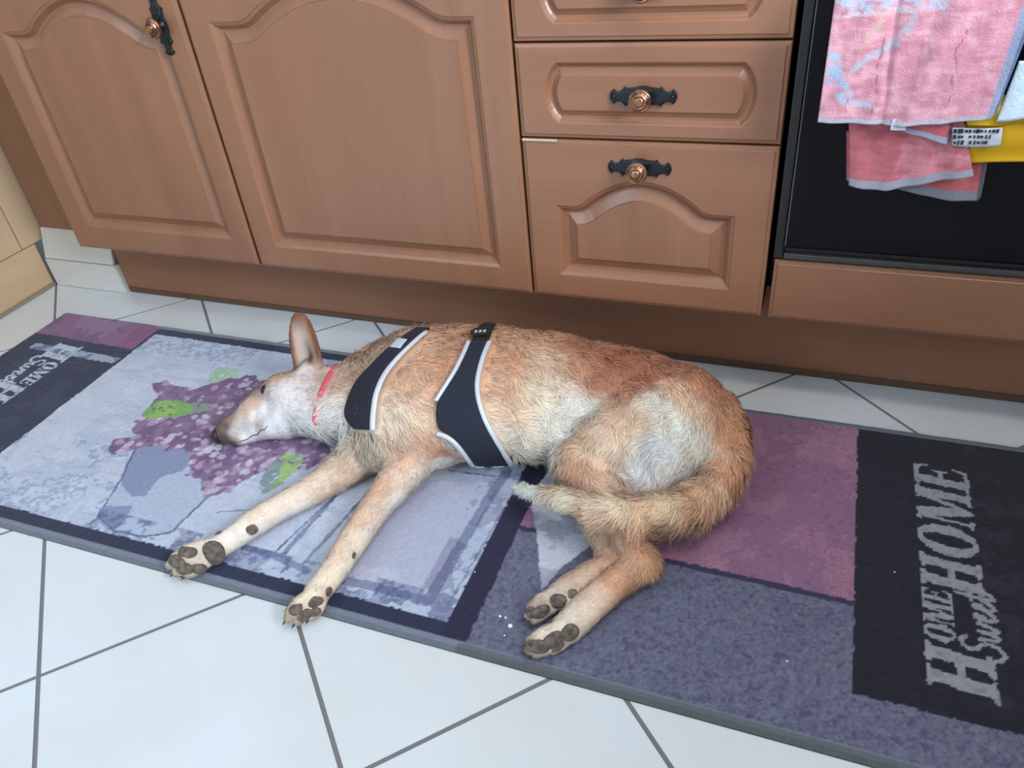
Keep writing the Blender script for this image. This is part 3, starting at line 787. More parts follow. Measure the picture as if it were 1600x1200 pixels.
CH['jaw'] = ([nd(440,662,.034,.026), nd(400,676,.024,.016), nd(374,686,.020,.0125)], .008)
CH['cheek'] = ([nd(462,640,.052,.040), nd(490,646,.058,.040), nd(520,650,.060,.042)], .035)
CH['shoulder'] = ([nd(655,575,.105,.060), nd(628,640,.100,.062), nd(622,665,.085,.052)], .03)
CH['arm'] = ([nd(622,668,.085,.050), nd(655,694,.068,.043), nd(684,706,.055,.026)], .025)
CH['breast'] = ([nd(575,680,.050,.045), nd(600,690,.055,.048)], .025)
CH['foreleg'] = ([nd(655,702,.062,.038), nd(628,742,.052,.0300), nd(590,788,.040,.0240), nd(556,838,.034,.0220), nd(530,880,.030,.0195), nd(508,910,.028,.0180), nd(496,925,.027,.0180)], .015)
CH['foreleg_far'] = ([nd(590,690,.045,.042), nd(545,728,.036,.0300), nd(490,765,.031,.0235), nd(430,797,.028,.0205), nd(396,818,.027,.0210), nd(364,841,.025,.0180), nd(338,857,.025,.0180)], .015)
CH['thigh'] = ([nd(1060,640,.088,.062), nd(1005,672,.092,.066), nd(950,700,.085,.056), nd(915,722,.074,.042)], .03)
CH['buttock'] = ([nd(1085,670,.075,.052), nd(1040,712,.060,.050), nd(1000,745,.050,.040)], .02)
CH['thigh_far'] = ([nd(1040,720,.045,.048), nd(960,760,.036,.040), nd(915,775,.032,.030)], .02)
CH['shank'] = ([nd(915,728,.074,.040), nd(938,770,.066,.036), nd(958,815,.055,.0270), nd(982,856,.044,.0210), nd(1000,878,.038,.0200)], .012)
CH['heel'] = ([nd(990,866,.040,.017), nd(1016,884,.036,.0125)], .012)
CH['shank_far'] = ([nd(930,800,.030,.026), nd(948,850,.026,.020), nd(955,885,.022,.019)], .012)
CH['hindfoot'] = ([nd(1000,880,.038,.0215), nd(965,908,.033,.0215), nd(925,942,.029,.0215), nd(900,968,.027,.0205), nd(886,981,.026,.0200)], .010)
CH['hindfoot_far'] = ([nd(952,886,.026,.0190), nd(915,905,.026,.0200), nd(888,921,.025,.0195), nd(876,931,.025,.0190)], .008)
CH['tail'] = ([nd(1118,640,.085,.034), nd(1139,672,.078,.030), nd(1141,715,.066,.027), nd(1120,762,.058,.026), nd(1080,792,.064,.0235), nd(1010,803,.085,.0215), nd(940,797,.098,.0190), nd(885,781,.088,.0150), nd(843,771,.070,.0100), nd(812,764,.055,.0055)], .008)
def toes(nm, lst, k=.0015):
    for i, n in enumerate(lst): CH[f'{nm}{i}'] = ([(*q[:3], q[3]*.86, q[4]) for q in n], k)
toes('toeL', [[nd(490,926,.033,.0115), nd(468,941,.036,.0100), nd(455,954,.031,.0085)], [nd(486,936,.028,.0115), nd(466,953,.029,.0105), nd(453,964,.025,.0085)],
              [nd(492,942,.022,.0110), nd(478,957,.022,.0100), nd(467,968,.019,.0085)], [nd(502,938,.020,.0100), nd(496,952,.018,.0095), nd(488,961,.016,.0080)]])
toes('toeR', [[nd(322,852,.033,.0115), nd(296,858,.035,.0105), nd(277,868,.030,.0085)], [nd(318,864,.028,.0115), nd(290,872,.030,.0110), nd(268,882,.025,.0090)],
              [nd(320,872,.022,.0115), nd(298,884,.022,.0110), nd(279,893,.019,.0090)], [nd(330,872,.018,.0105), nd(312,888,.017,.0100), nd(296,897,.015,.0080)]])
toes('toeH', [[nd(872,982,.034,.0115), nd(850,990,.036,.0105), nd(832,1000,.030,.0085)], [nd(868,992,.028,.0120), nd(846,1003,.030,.0110), nd(830,1013,.024,.0090)],
              [nd(874,998,.022,.0115), nd(856,1010,.022,.0110), nd(840,1019,.018,.0085)], [nd(888,994,.019,.0105), nd(876,1005,.018,.0100), nd(866,1013,.016,.0080)]])
toes('toeF', [[nd(862,930,.033,.0110), nd(845,937,.035,.0100), nd(832,946,.030,.0080)], [nd(860,940,.028,.0110), nd(842,950,.029,.0105), nd(828,960,.024,.0080)],
              [nd(868,944,.022,.0110), nd(852,956,.021,.0100), nd(838,967,.018,.0080)]])
# upright ear: a leaf-shaped cup standing on the skull
EB = at(486,590,.098); ET = at(463,491,.165); EM = at(470,540,.140)

G0 = np.array([-.70, -.74, .0]); STEP = .0028
G1 = np.array([.34, .06, .235])
dims = np.ceil((G1-G0)/STEP).astype(int)+1
axs = [G0[i]+STEP*np.arange(dims[i]) for i in range(3)]
SD = np.full(dims, .2, np.float32)
def loft(P, nodes):
    best = np.full(P.shape[:-1], 9., np.float32)
    for a, b_ in zip(nodes[:-1], nodes[1:]):
        a = np.array(a); b_ = np.array(b_); d = b_[:3]-a[:3]
        t = np.clip(((P-a[:3])@d)/(d@d), 0, 1); r = a[3]+t*(b_[3]-a[3]); k = a[4]+t*(b_[4]-a[4])
        q = P-(a[:3]+t[..., None]*d)
        v = (np.sqrt(q[..., 0]**2+q[..., 1]**2+(q[..., 2]/k)**2)-r)*np.sqrt(np.minimum(k, 1))
        best = np.minimum(best, v)
    return best
def smin(a, b_, k):
    h = np.clip(.5+.5*(b_-a)/k, 0, 1); return b_*(1-h)+a*h-k*h*(1-h)
def region(lo, hi):
    i0 = np.clip(((lo-G0)/STEP).astype(int), 0, dims-1); i1 = np.clip(((hi-G0)/STEP).astype(int)+2, 1, dims)
    sl = tuple(slice(a, b_) for a, b_ in zip(i0, i1))
    P = np.stack(np.meshgrid(*[axs[i][sl[i]] for i in range(3)], indexing='ij'), -1)
    return sl, P
for nm, (nodes, k) in CH.items():
    A = np.array(nodes); r = A[:, 3].max()+.04+k
    sl, P = region(A[:, :3].min(0)-r, A[:, :3].max(0)+r)
    SD[sl] = smin(SD[sl], loft(P, nodes), k)
# ear: thin curved shell
ax_e = (ET-EB); Le = np.linalg.norm(ax_e); ax_e /= Le
view = -ray(475, 540)
en = view*1.0+np.array([-.55, -.1, 0]); en -= ax_e*(en@ax_e); en /= np.linalg.norm(en)    # the ear opening faces forward and up
es = np.cross(ax_e, en)
sl, P = region(np.minimum(EB, ET)-.06, np.maximum(EB, ET)+.06)
q = P-EB; l = (q@ax_e)/Le; s_ = q@es; n_ = q@en
wid = .0295*np.sqrt(np.clip(1-np.abs(np.clip((l-.36)/.66, -1, 1))**2.3, 0, 1))+.0005
cup = -.010*(1-(s_/np.maximum(wid, .004))**2)*(1-np.clip(l, 0, 1)**2)        # depth of the cup
thick = .0042
de = np.maximum(np.abs(n_-cup)-thick*(1-.35*np.clip(l, 0, 1)), np.abs(s_)-wid)*.8
de = np.maximum(de, np.maximum(-l-.15, l-1.02)*Le)
SD[sl] = smin(SD[sl], de.astype(np.float32), .006)
sl, P = region(EB-.06, EB+.06)
SD[sl] = smin(SD[sl], loft(P, [nd(488,592,.078,.030), nd(484,578,.102,.018)]), .014)
# flat contact with the runner
SD = np.maximum(SD, (MZ+.0012-axs[2])[None, None, :].astype(np.float32))

def tri(P):
    q = (P-G0)/STEP; i = np.clip(np.floor(q).astype(int), 0, dims-2); f = np.clip(q-i, 0, 1)
    r = 0
    for dx in (0, 1):
        for dy in (0, 1):
            for dz in (0, 1):
                w_ = (f[..., 0] if dx else 1-f[..., 0])*(f[..., 1] if dy else 1-f[..., 1])*(f[..., 2] if dz else 1-f[..., 2])
                r = r+w_*SD[i[..., 0]+dx, i[..., 1]+dy, i[..., 2]+dz]
    return r
def grad(P, e=.003):
    g_ = np.stack([tri(P+e*np.eye(3)[k])-tri(P-e*np.eye(3)[k]) for k in range(3)], -1)
    return g_/np.maximum(np.linalg.norm(g_, axis=-1, keepdims=True), 1e-9)
def cast(px, py, near=False):
    d = ray(px, py); t = (.235-CAM[2])/d[2]; bv, bp = 9, None
    for i in range(260):
        P = CAM+d*t
        if P[2] < MZ: return project(bp) if near and bp is not None else None
        v = float(tri(P[None])[0])
        if v < bv and P[2] > MZ+.012: bv, bp = v, P
        if v < .0004: return P
        t += max(v*.6, .0008)
    return None
def project(P, off=0., it=8):
    P = np.array(P, float)
    for _ in range(it): P = P-grad(P)*((tri(P)-off)[..., None])*.8
    return P

def surface_nets():
    inb = SD < 0
    c = [inb[a:dims[0]-1+a, b_:dims[1]-1+b_, d:dims[2]-1+d] for a in (0,1) for b_ in (0,1) for d in (0,1)]
    s_ = sum(x.astype(np.int8) for x in c); act = (s_ > 0) & (s_ < 8)
    idx = np.full(act.shape, -1, np.int64); I = np.argwhere(act); idx[act] = np.arange(len(I))
    acc = np.zeros((len(I), 3)); cnt = np.zeros(len(I))
    cor = [(a, b_, d) for a in (0,1) for b_ in (0,1) for d in (0,1)]
    for a in range(8):
        for b_ in range(a+1, 8):
            ca, cb = np.array(cor[a]), np.array(cor[b_])
            if np.abs(ca-cb).sum() != 1: continue
            va = SD[tuple((I+ca).T)]; vb = SD[tuple((I+cb).T)]; m_ = (va < 0) != (vb < 0)
            t = np.where(m_, va/np.where(m_, va-vb, 1), 0)[:, None]
            acc += np.where(m_[:, None], ca+t*(cb-ca), 0); cnt += m_
    V = G0+STEP*(I+acc/cnt[:, None]); F = []
    for ax in range(3):
        o1, o2 = [k for k in range(3) if k != ax]
        sa = [slice(None)]*3; sb = [slice(None)]*3; sa[ax] = slice(0, -1); sb[ax] = slice(1, None)
        ch = inb[tuple(sa)] != inb[tuple(sb)]
        E_ = np.argwhere(ch); ok = (E_[:, o1] > 0) & (E_[:, o2] > 0) & (E_[:, o1] < dims[o1]-1) & (E_[:, o2] < dims[o2]-1); E_ = E_[ok]
        flip = inb[tuple(E_.T)]
        e1 = np.zeros(3, int); e1[o1] = 1; e2 = np.zeros(3, int); e2[o2] = 1
        q = np.stack([idx[tuple((E_-e1-e2).T)], idx[tuple((E_-e2).T)], idx[tuple(E_.T)], idx[tuple((E_-e1).T)]], 1)
        if ax == 1: flip = ~flip
        q = np.where(flip[:, None], q, q[:, ::-1]); F.append(q)
    return V, np.concatenate(F)
DV, DF = surface_nets()
DN = grad(DV)
# colour and coat length, laid down at points on the body
CP = [(440,640,(218,214,212),9),(465,652,(222,216,212),14),(428,612,(206,198,196),6),(415,640,(212,208,208),6),(440,606,(216,210,208),7),(458,580,(196,158,124),7),(432,590,(196,160,128),5),(470,606,(210,196,186),8),
 (398,630,(190,158,134),4),(380,646,(184,152,130),4),(395,652,(205,196,190),4),(374,664,(186,178,172),3),(365,676,(178,172,168),3),(395,672,(196,192,192),4),(384,684,(205,200,202),4),(420,664,(214,212,214),5),
 (500,600,(186,150,122),10),(494,628,(208,190,174),12),(520,604,(188,150,120),14),(560,575,(186,152,118),20),(545,610,(206,178,150),18),(525,640,(220,206,192),18),(530,664,(224,214,204),26),(352,666,(92,68,62),2.5),(350,684,(84,62,56),3),(360,691,(112,90,82),3),(358,658,(140,112,100),3),(368,664,(168,150,142),3.5),(384,672,(176,170,168),4),(400,668,(150,144,140),3),(404,600,(150,120,100),4),(416,617,(170,156,150),4),(405,615,(160,136,124),4),(492,668,(220,214,210),20),(512,674,(214,204,196),26),(512,655,(222,212,202),26),(508,640,(216,204,192),22),(520,668,(214,202,190),24),(455,625,(214,208,206),9),(485,612,(206,192,182),14),(575,552,(206,178,150),26),(550,566,(196,164,134),22),(1060,822,(196,150,112),34),(1000,820,(206,160,120),32),(950,812,(210,170,132),24),(1104,812,(190,146,108),34),(845,732,(220,206,184),34),(815,716,(224,210,190),28),(286,884,(166,146,122),4),(456,958,(166,146,122),4),(836,1004,(160,142,120),4),(838,950,(158,140,118),4),(590,560,(200,170,136),16),
 (474,500,(150,104,78),4),(462,520,(190,164,150),3),(472,550,(196,176,166),4),(486,520,(184,140,112),4),(490,560,(160,120,96),5),(470,576,(218,208,202),9),
 (640,600,(208,166,130),12),(625,650,(222,196,168),18),(650,660,(216,184,152),18),(680,570,(202,148,106),14),(700,530,(196,150,110),22),(660,540,(204,164,126),18),(640,570,(206,162,124),14),(690,610,(202,152,112),12),
 (590,680,(214,196,168),24),(565,690,(196,178,148),24),(610,690,(206,174,142),18),(720,560,(204,150,110),12),(700,700,(224,204,184),14),
 (790,560,(206,152,110),12),(780,600,(212,166,126),14),(800,640,(220,188,154),16),(810,690,(226,208,184),24),(830,720,(226,212,192),28),(850,560,(216,184,150),14),(840,610,(222,198,168),16),(850,660,(224,210,190),20),
 (840,532,(204,156,114),14),(900,546,(184,122,80),14),(960,560,(176,104,62),12),(1000,590,(178,106,64),12),(1045,578,(182,116,76),12),(935,592,(182,114,76),12),(980,610,(186,124,86),14),(900,575,(200,150,110),12),
 (880,612,(218,196,172),16),(895,636,(228,218,204),18),(870,680,(214,206,200),22),(860,710,(218,208,196),26),
 (1050,606,(210,176,142),14),(1030,630,(226,212,194),14),(1100,605,(196,132,90),12),(1125,648,(200,144,100),14),(1090,640,(216,182,148),14),
 (920,650,(222,206,186),14),(960,645,(206,172,138),14),(1000,650,(208,176,142),14),(1070,668,(240,224,200),18),(1040,700,(244,232,212),18),(1095,690,(224,210,190),14),(1000,730,(238,228,212),18),(1010,765,(208,198,186),18),(1060,740,(218,208,194),18),
 (910,680,(206,170,134),16),(900,730,(194,148,110),16),(940,735,(216,176,142),12),(960,700,(218,188,158),14),(930,770,(206,168,136),12),
 (1146,680,(198,136,86),16),(1140,730,(206,150,102),22),(1120,762,(216,172,126),26),(1100,790,(206,160,116),30),(1050,800,(218,180,138),18),(1050,785,(226,196,160),10),(960,805,(208,170,130),20),(960,788,(228,202,168),12),(880,780,(226,202,172),14),(820,766,(230,216,196),12),
 (950,840,(188,146,110),9),(935,830,(204,176,146),8),(990,865,(190,140,100),8),(1015,884,(194,146,104),12),(960,900,(194,146,108),8),(920,930,(208,184,156),7),(885,960,(212,196,172),6),(850,990,(206,194,174),5),(905,980,(216,200,176),7),
 (900,905,(190,162,134),7),(860,920,(196,180,160),6),
 (660,690,(204,156,120),10),(690,706,(176,120,92),6),(690,722,(230,218,204),10),(640,720,(204,158,122),8),(650,735,(224,204,186),8),(600,765,(202,160,126),7),(620,785,(228,212,198),7),(565,810,(206,172,140),7),(580,830,(224,206,190),7),(530,865,(212,186,156),6),(545,875,(224,210,194),7),(500,910,(216,198,172),5),(470,935,(210,194,168),5),
 (545,730,(200,172,146),9),(500,755,(208,182,156),7),(450,780,(214,192,168),6),(460,800,(222,212,202),7),(395,805,(212,194,172),6),(400,828,(220,212,202),7),(340,850,(218,206,188),5),(300,862,(200,186,166),5)]
cpP, cpC, cpL = [], [], []
for px, py, c, L in CP:
    h = cast(px, py)
    if h is None: continue
    cpP.append(h); cpC.append(slin(c)); cpL.append(L/1000)
cpP, cpC, cpL = map(np.array, (cpP, cpC, cpL))
cpC = np.clip((cpC*.78+cpC.mean(1, keepdims=True)*.22)*np.array([1.36, 1.31, 1.33]), 0, .93)
cpL = np.maximum(cpL, .0060)
cpE = np.array([.00005 if L < .0065 else .0002 for L in cpL])
cpL = np.where(cpL > .0095, cpL*1.25, cpL)
def coat(P):
    d2 = ((P[:, None, :]-cpP[None])**2).sum(-1); w_ = 1/(d2+cpE)**2.1; w_ /= w_.sum(1, keepdims=True)
    return w_@cpC, w_@cpL
def coat_all(P, n=20000):
    a, b_ = [], []
    for i in range(0, len(P), n): c, l = coat(P[i:i+n]); a.append(c); b_.append(l)
    return np.concatenate(a), np.concatenate(b_)
_ca = coat_all
def coat_all(P, n=20000):
    c, l_ = _ca(P, n); q = P-EB; l = (q@ax_e)/Le; s_ = q@es; n_ = q@en
    wd = .0295*np.sqrt(np.clip(1-np.abs(np.clip((l-.36)/.66, -1, 1))**2.3, 0, 1))+.0005
    on = np.clip((l-.10)/.12, 0, 1)*(l < 1.1)*(np.abs(s_) < .034)*(np.abs(n_) < .022)
    rim = np.clip((np.abs(s_)/wd-.55)/.3, 0, 1); tip = np.clip((l-.70)/.25, 0, 1); sd_ = EARS*s_/wd
    base = slin((196,176,164))*(1-np.clip(sd_+.2, 0, 1))[:, None]+slin((170,132,108))*np.clip(sd_+.2, 0, 1)[:, None]
    e_ = np.maximum(rim, tip)[:, None]; cc = base*(1-e_)+slin((138,92,68))*e_
    can = np.exp(-((sd_-.18-(.5-l)*.35)/.20)**2)*np.clip((.62-l)/.3, 0, 1)*(n_ > cup_at(l, s_))
    cc = cc*(1-can[:, None]*.88)+slin((46,30,26))*can[:, None]*.88
    back = (n_ < cup_at(l, s_))[:, None]; cc = np.where(back, slin((150,104,76)), cc)
    return c*(1-on[:, None])+cc*on[:, None], l_*(1-on)+.0045*on
def cup_at(l, s_):
    wd = .0295*np.sqrt(np.clip(1-np.abs(np.clip((l-.36)/.66, -1, 1))**2.3, 0, 1))+.0005
    return -.010*(1-(s_/np.maximum(wd, .004))**2)*(1-np.clip(l, 0, 1)**2)
EARS = 1.0 if es@RM[:, 0] > 0 else -1.0
VC, VL = coat_all(DV)
# flow of the coat
def flow(P):
    out = np.zeros(P.shape); 
    for nm, (nodes, k) in CH.items():
        for a, b_ in zip(nodes[:-1], nodes[1:]):
            a = np.array(a); b_ = np.array(b_); d = b_[:3]-a[:3]; L = np.linalg.norm(d)
            t = np.clip(((P-a[:3])@d)/(L*L), 0, 1); r = a[3]+t*(b_[3]-a[3])
            q = np.linalg.norm(P-(a[:3]+t[:, None]*d), axis=1)-r
            dr = d/L
            if nm in ('head', 'muzzle', 'jaw'): dr = -dr
            if nm == 'torso': dr = dr+np.array([-.05, -.55, -.15])
            if nm in ('thigh',): dr = dr*.6+np.array([-.1, -.6, -.1])
            if nm == 'buttock': dr = np.array([-.3, -.9, -.2])
            if nm == 'tail': dr = dr+np.array([.12, -.40, -.25])*(1 if k else 1)
            if nm in ('shoulder', 'breast'): dr = np.array([.15, -.9, -.3])
            out += dr*np.exp(-np.clip(q, -.01, .2)/.009)[:, None]
    return out
BACKG = np.array([-.17, -.33, 0.])
dog = empty('dog', tuple(BACKG), 'sandy wire-haired dog asleep on its side on the runner, wearing a navy harness', 'dog')
mesh_obj('body', DV, DF, M['skin'], dog, smooth=True, colors=VC*.92, origin=None)

def ribbons(name, root, nrm, dirv, length, col, width, parent, mt, kink=.25, seed=1, segs=3):
    rg = np.random.default_rng(seed); n = len(root)
    side = np.cross(dirv, nrm); side /= np.maximum(np.linalg.norm(side, axis=1, keepdims=True), 1e-9)
    roll = rg.uniform(-.9, .9, (n, 1)); side = side*np.cos(roll)+nrm*np.sin(roll)
    pts = [root]; d = dirv.copy(); cur = root.copy()
    for s in range(segs):
        cur = cur+d*(length/segs)[:, None]; 
        cur[:, 2] = np.maximum(cur[:, 2], MZ+.0006)
        pts.append(cur.copy())
        d = d-nrm*.22+rg.normal(0, kink*.5, (n, 3))+np.array([0, 0, -.10]); d /= np.linalg.norm(d, axis=1, keepdims=True)
    V = np.zeros((n, 2*segs+1, 3))
    for s in range(segs):
        w_ = (width*(1-.75*s/segs))[:, None]*.5
        V[:, 2*s] = pts[s]-side*w_; V[:, 2*s+1] = pts[s]+side*w_
    V[:, 2*segs] = pts[segs]
    k = 2*segs+1; base = (np.arange(n)*k)[:, None]
    quads = np.concatenate([base+np.array([2*s, 2*s+1, 2*s+3, 2*s+2]) for s in range(segs-1)], 0)
    tris = base+np.array([2*segs-2, 2*segs-1, 2*segs])
    me = bpy.data.meshes.new(name); po = wl(parent)
    me.vertices.add(n*k); me.vertices.foreach_set('co', (V.reshape(-1, 3)-po).astype(np.float32).ravel())
    me.loops.add(quads.size+tris.size); me.polygons.add(len(quads)+len(tris))
    me.loops.foreach_set('vertex_index', np.concatenate([quads.ravel(), tris.ravel()]).astype(np.int32))
    me.polygons.foreach_set('loop_start', np.concatenate([np.arange(len(quads))*4, quads.size+np.arange(len(tris))*3]).astype(np.int32))
    me.update(calc_edges=True)
    me.polygons.foreach_set('use_smooth', np.ones(len(me.polygons), bool))
    a = me.color_attributes.new('col', 'FLOAT_COLOR', 'POINT'); c = np.ones((n, k, 4)); c[:, :, :3] = col[:, None, :]
    a.data.foreach_set('color', c.astype(np.float32).ravel())
    nn = nrm[:, None, :]+side[:, None, :]*np.where(np.arange(k) % 2 == 0, -.35, .35)[None, :, None]
    nn = nn/np.linalg.norm(nn, axis=-1, keepdims=True)
    try: me.normals_split_custom_set_from_vertices(nn.reshape(-1, 3).tolist())
    except Exception as e: print('normals', e)
    me.materials.append(mt)
    o = bpy.data.objects.new(name, me); COL.objects.link(o); o.parent = parent
    return tag(o, kind='stuff')
def n3(P, s_, seed):
    return np.stack([vnoise(P[:, 0]+P[:, 2]*.7, P[:, 1]-P[:, 2]*.6, s_, seed+k*7)-.5 for k in range(3)], -1)
BARE = []      # places where the coat is pressed flat (under harness) - filled below
def grow_fur(NF):
    tris_ = np.concatenate([DF[:, [0, 1, 2]], DF[:, [0, 2, 3]]]); A, B_, C_ = DV[tris_[:, 0]], DV[tris_[:, 1]], DV[tris_[:, 2]]
    ar = np.linalg.norm(np.cross(B_-A, C_-A), axis=1)
    cen = (A+B_+C_)/3; nz = grad(cen)[:, 2]
    wgt = ar*(cen[:, 2] > MZ+.004)*np.where(nz < -.6, .15, 1.0)
    _, cl = coat_all(cen); wgt = wgt*np.clip(.012/cl, .8, 3.2)
    t = rng.choice(len(tris_), NF, p=wgt/wgt.sum()); r1 = np.sqrt(rng.random(NF))[:, None]; r2 = rng.random(NF)[:, None]
    root = A[t]*(1-r1)+B_[t]*r1*(1-r2)+C_[t]*r1*r2
    nrm = grad(root); root = root-nrm*.0006
    col, ln = coat_all(root)
    d = flow(root); d /= np.maximum(np.linalg.norm(d, axis=1, keepdims=True), 1e-9)
    d = d+n3(root, 55, 40)*1.6*np.clip(ln*70, .2, 1)[:, None]+n3(root, 160, 60)*1.1*np.clip(ln*70, .2, 1)[:, None]
    d = d-nrm*(d*nrm).sum(1, keepdims=True); d /= np.maximum(np.linalg.norm(d, axis=1, keepdims=True), 1e-9)
    lift = (.26+.38*vnoise(root[:, 0], root[:, 1], 70, 81)*np.clip(ln*60, .25, 1))[:, None]
    dd = d+nrm*lift+rng.normal(0, .10, d.shape); dd /= np.linalg.norm(dd, axis=1, keepdims=True)
    # under the harness the coat is flat
    cov = covered(root)
    ln = ln*np.where(cov, .25, 1.0); keep = ~(cov & (rng.random(NF) < .8))
    L = ln*rng.uniform(.65, 1.2, NF)
    var = (vnoise(root[:, 0], root[:, 1], 90, 91)-.5)[:, None]
    fine = (vnoise(root[:, 0], root[:, 1]+root[:, 2], 380, 95)-.5)[:, None]*.30
    colv = np.clip(col*(1+fine+var*.38+rng.normal(0, .15, (NF, 1)))*(1+var*np.array([[.0, -.06, -.14]])), 0, .95)
    wd = .0007+.030*np.clip(ln, 0, .025)*rng.uniform(.5, 1.2, NF)
    k = keep
    return ribbons('fur', root[k], nrm[k], dd[k], L[k], colv[k], wd[k], dog, M['furm'])

# ---- harness
SP = []
def strap_patch(name, left, right, off, mt, parent, ns=60, nt=14, th=.0018, ext0=0, ext1=0, cover=True):
    """strip over the coat between two photo outlines, wrapped on the body; ext rows continue it around the body"""
    def samp(P, t):
        P = np.array(P, float)
        # smooth Catmull-Rom through the outline
        n = len(P); d = np.r_[0, np.cumsum(np.hypot(*np.diff(P, axis=0).T))]; d /= d[-1]; out = []
        for tt in t:
            i = min(max(int(np.searchsorted(d, tt))-1, 0), n-2); u_ = (tt-d[i])/(d[i+1]-d[i])
            p0, p1, p2, p3 = P[max(i-1, 0)], P[i], P[i+1], P[min(i+2, n-1)]
            out.append(.5*((2*p1)+(-p0+p2)*u_+(2*p0-5*p1+4*p2-p3)*u_**2+(-p0+3*p1-3*p2+p3)*u_**3))
        return np.array(out)
    s_ = np.linspace(0, 1, ns); L_ = samp(left, s_); R_ = samp(right, s_)
    rows = []; last = None
    for i in range(ns):
        row = []
        for j in range(nt):
            q = L_[i]*(1-j/(nt-1))+R_[i]*(j/(nt-1)); h = cast(q[0], q[1], True)
            row.append(h)
        good = [k for k in range(nt) if row[k] is not None]
        if len(good) < nt*.5: continue
        for k in range(nt):
            if row[k] is None: row[k] = row[min(good, key=lambda g_: abs(g_-k))]+0
        rows.append(np.array(row))
    def walk(a, b_, n):
        out = []; cur = b_.copy(); d = b_-a; L = .008
        dcur = d/np.maximum(np.linalg.norm(d, axis=1, keepdims=True), 1e-6)
        dcur = np.repeat(dcur.mean(0, keepdims=True), len(cur), 0)
        for _ in range(n):
            nr = grad(cur); t_ = dcur-nr*(dcur*nr).sum(1, keepdims=True); t_ /= np.maximum(np.linalg.norm(t_, axis=1, keepdims=True), 1e-6)
            new = project(cur+t_*L); dcur = t_; cur = new
            if cur[:, 2].min() < MZ+.006: break
            out.append(cur.copy())
        return out
    if ext0: rows = walk(rows[1], rows[0], ext0)[::-1]+rows
    if ext1: rows = rows+walk(rows[-2], rows[-1], ext1)
    P = np.array(rows)
    # relax so the strip spans small hollows the way fabric does
    for _ in range(6):
        Q = P.copy(); Q[1:-1] = P[1:-1]*.4+(P[:-2]+P[2:])*.3; P = Q
        if nt > 3: Q = P.copy(); Q[:, 1:-1] = P[:, 1:-1]*.5+(P[:, :-2]+P[:, 2:])*.25; P = Q
    g_ = tri(P); nr = grad(P); P = P+nr*np.maximum(off-g_, 0)[..., None]
    if cover: SP.append(project(P.reshape(-1, 3), 0.))
    ns_, nt_ = P.shape[:2]; edge = np.minimum(np.arange(nt_), np.arange(nt_)[::-1])
    top = P+nr*(th*np.where(edge == 0, .35, 1))[None, :, None]; bot = P-nr*.0015
    V = np.vstack([top.reshape(-1, 3), bot.reshape(-1, 3)]); n = ns_*nt_; ii = np.arange(n).reshape(ns_, nt_); F = []
    for i in range(ns_-1):
        for j in range(nt_-1):
            a, b_, c, d = ii[i, j], ii[i, j+1], ii[i+1, j+1], ii[i+1, j]; F += [(a, d, c, b_), (a+n, b_+n, c+n, d+n)]
    bd = list(ii[0, :])+list(ii[1:, -1])+list(ii[-1, ::-1][1:])+list(ii[::-1, 0][1:-1])
    for k in range(len(bd)):
        a, b_ = bd[k], bd[(k+1) % len(bd)]; F.append((a, b_, b_+n, a+n))
    return mesh_obj(name, V, F, M[mt], parent, smooth=True)
CPL = [(736,541),(728,560),(716,584),(702,606),(686,630),(684,652),(688,670),(702,676),(718,688),(734,706),(748,724),(758,735)]
CPR = [(762,541),(754,560),(748,580),(744,602),(745,622),(750,642),(757,660),(764,673),(772,686),(780,698),(788,709),(796,719)]
har = strap_patch('harness', CPL, CPR, .0075, 'neoprene', dog, 100, 20, .0020, 0, 4)
har['label'] = 'navy harness panel with pale reflective piping round the chest'
NKL = [(628,535),(606,552),(584,574),(563,596),(549,622),(543,645),(547,660),(560,671)]
NKR = [(650,534),(634,549),(616,568),(600,590),(588,618),(584,645),(583,660),(583,671)]
strap_patch('neck_panel', NKL, NKR, .0075, 'neoprene', har, 70, 16, .0020, 5, 0)
strap_patch('piping', [(a+1, b_+.5) for a, b_ in NKR], [(a+8, b_+1) for a, b_ in NKR], .0085, 'piping', har, 60, 5, .0028, 3, 0)
L1 = [(736,541),(728,560),(716,584),(702,606),(686,630)]
strap_patch('piping', [(a-6, b_-1) for a, b_ in L1], [(a+.5, b_) for a, b_ in L1], .0085, 'piping', har, 60, 5, .0028)
strap_patch('piping', [(a-.5, b_) for a, b_ in CPR], [(a+7, b_-1) for a, b_ in CPR], .0085, 'piping', har, 90, 5, .0028)
L3 = [(686,674),(700,678),(716,689),(732,707),(745,724),(757,736)]
strap_patch('piping', [(a-2, b_+5) for a, b_ in L3], [(a+1, b_-1) for a, b_ in L3], .0085, 'piping', har, 60, 5, .0028)
strap_patch('back_strap', [(746,524),(742,532),(738,543)], [(769,525),(766,534),(762,543)], .0085, 'webbing', har, 16, 8, .0030, 5, 0)
strap_patch('label_patch', [(613,549),(618,542),(624,536)], [(628,551),(633,544),(638,538)], .0100, 'labelw', har, 12, 8, .0010, cover=False)
strap_patch('belly_label', [(768,727),(771,731)], [(786,719),(789,723)], .0100, 'labelw', har, 6, 6, .0014, cover=False)
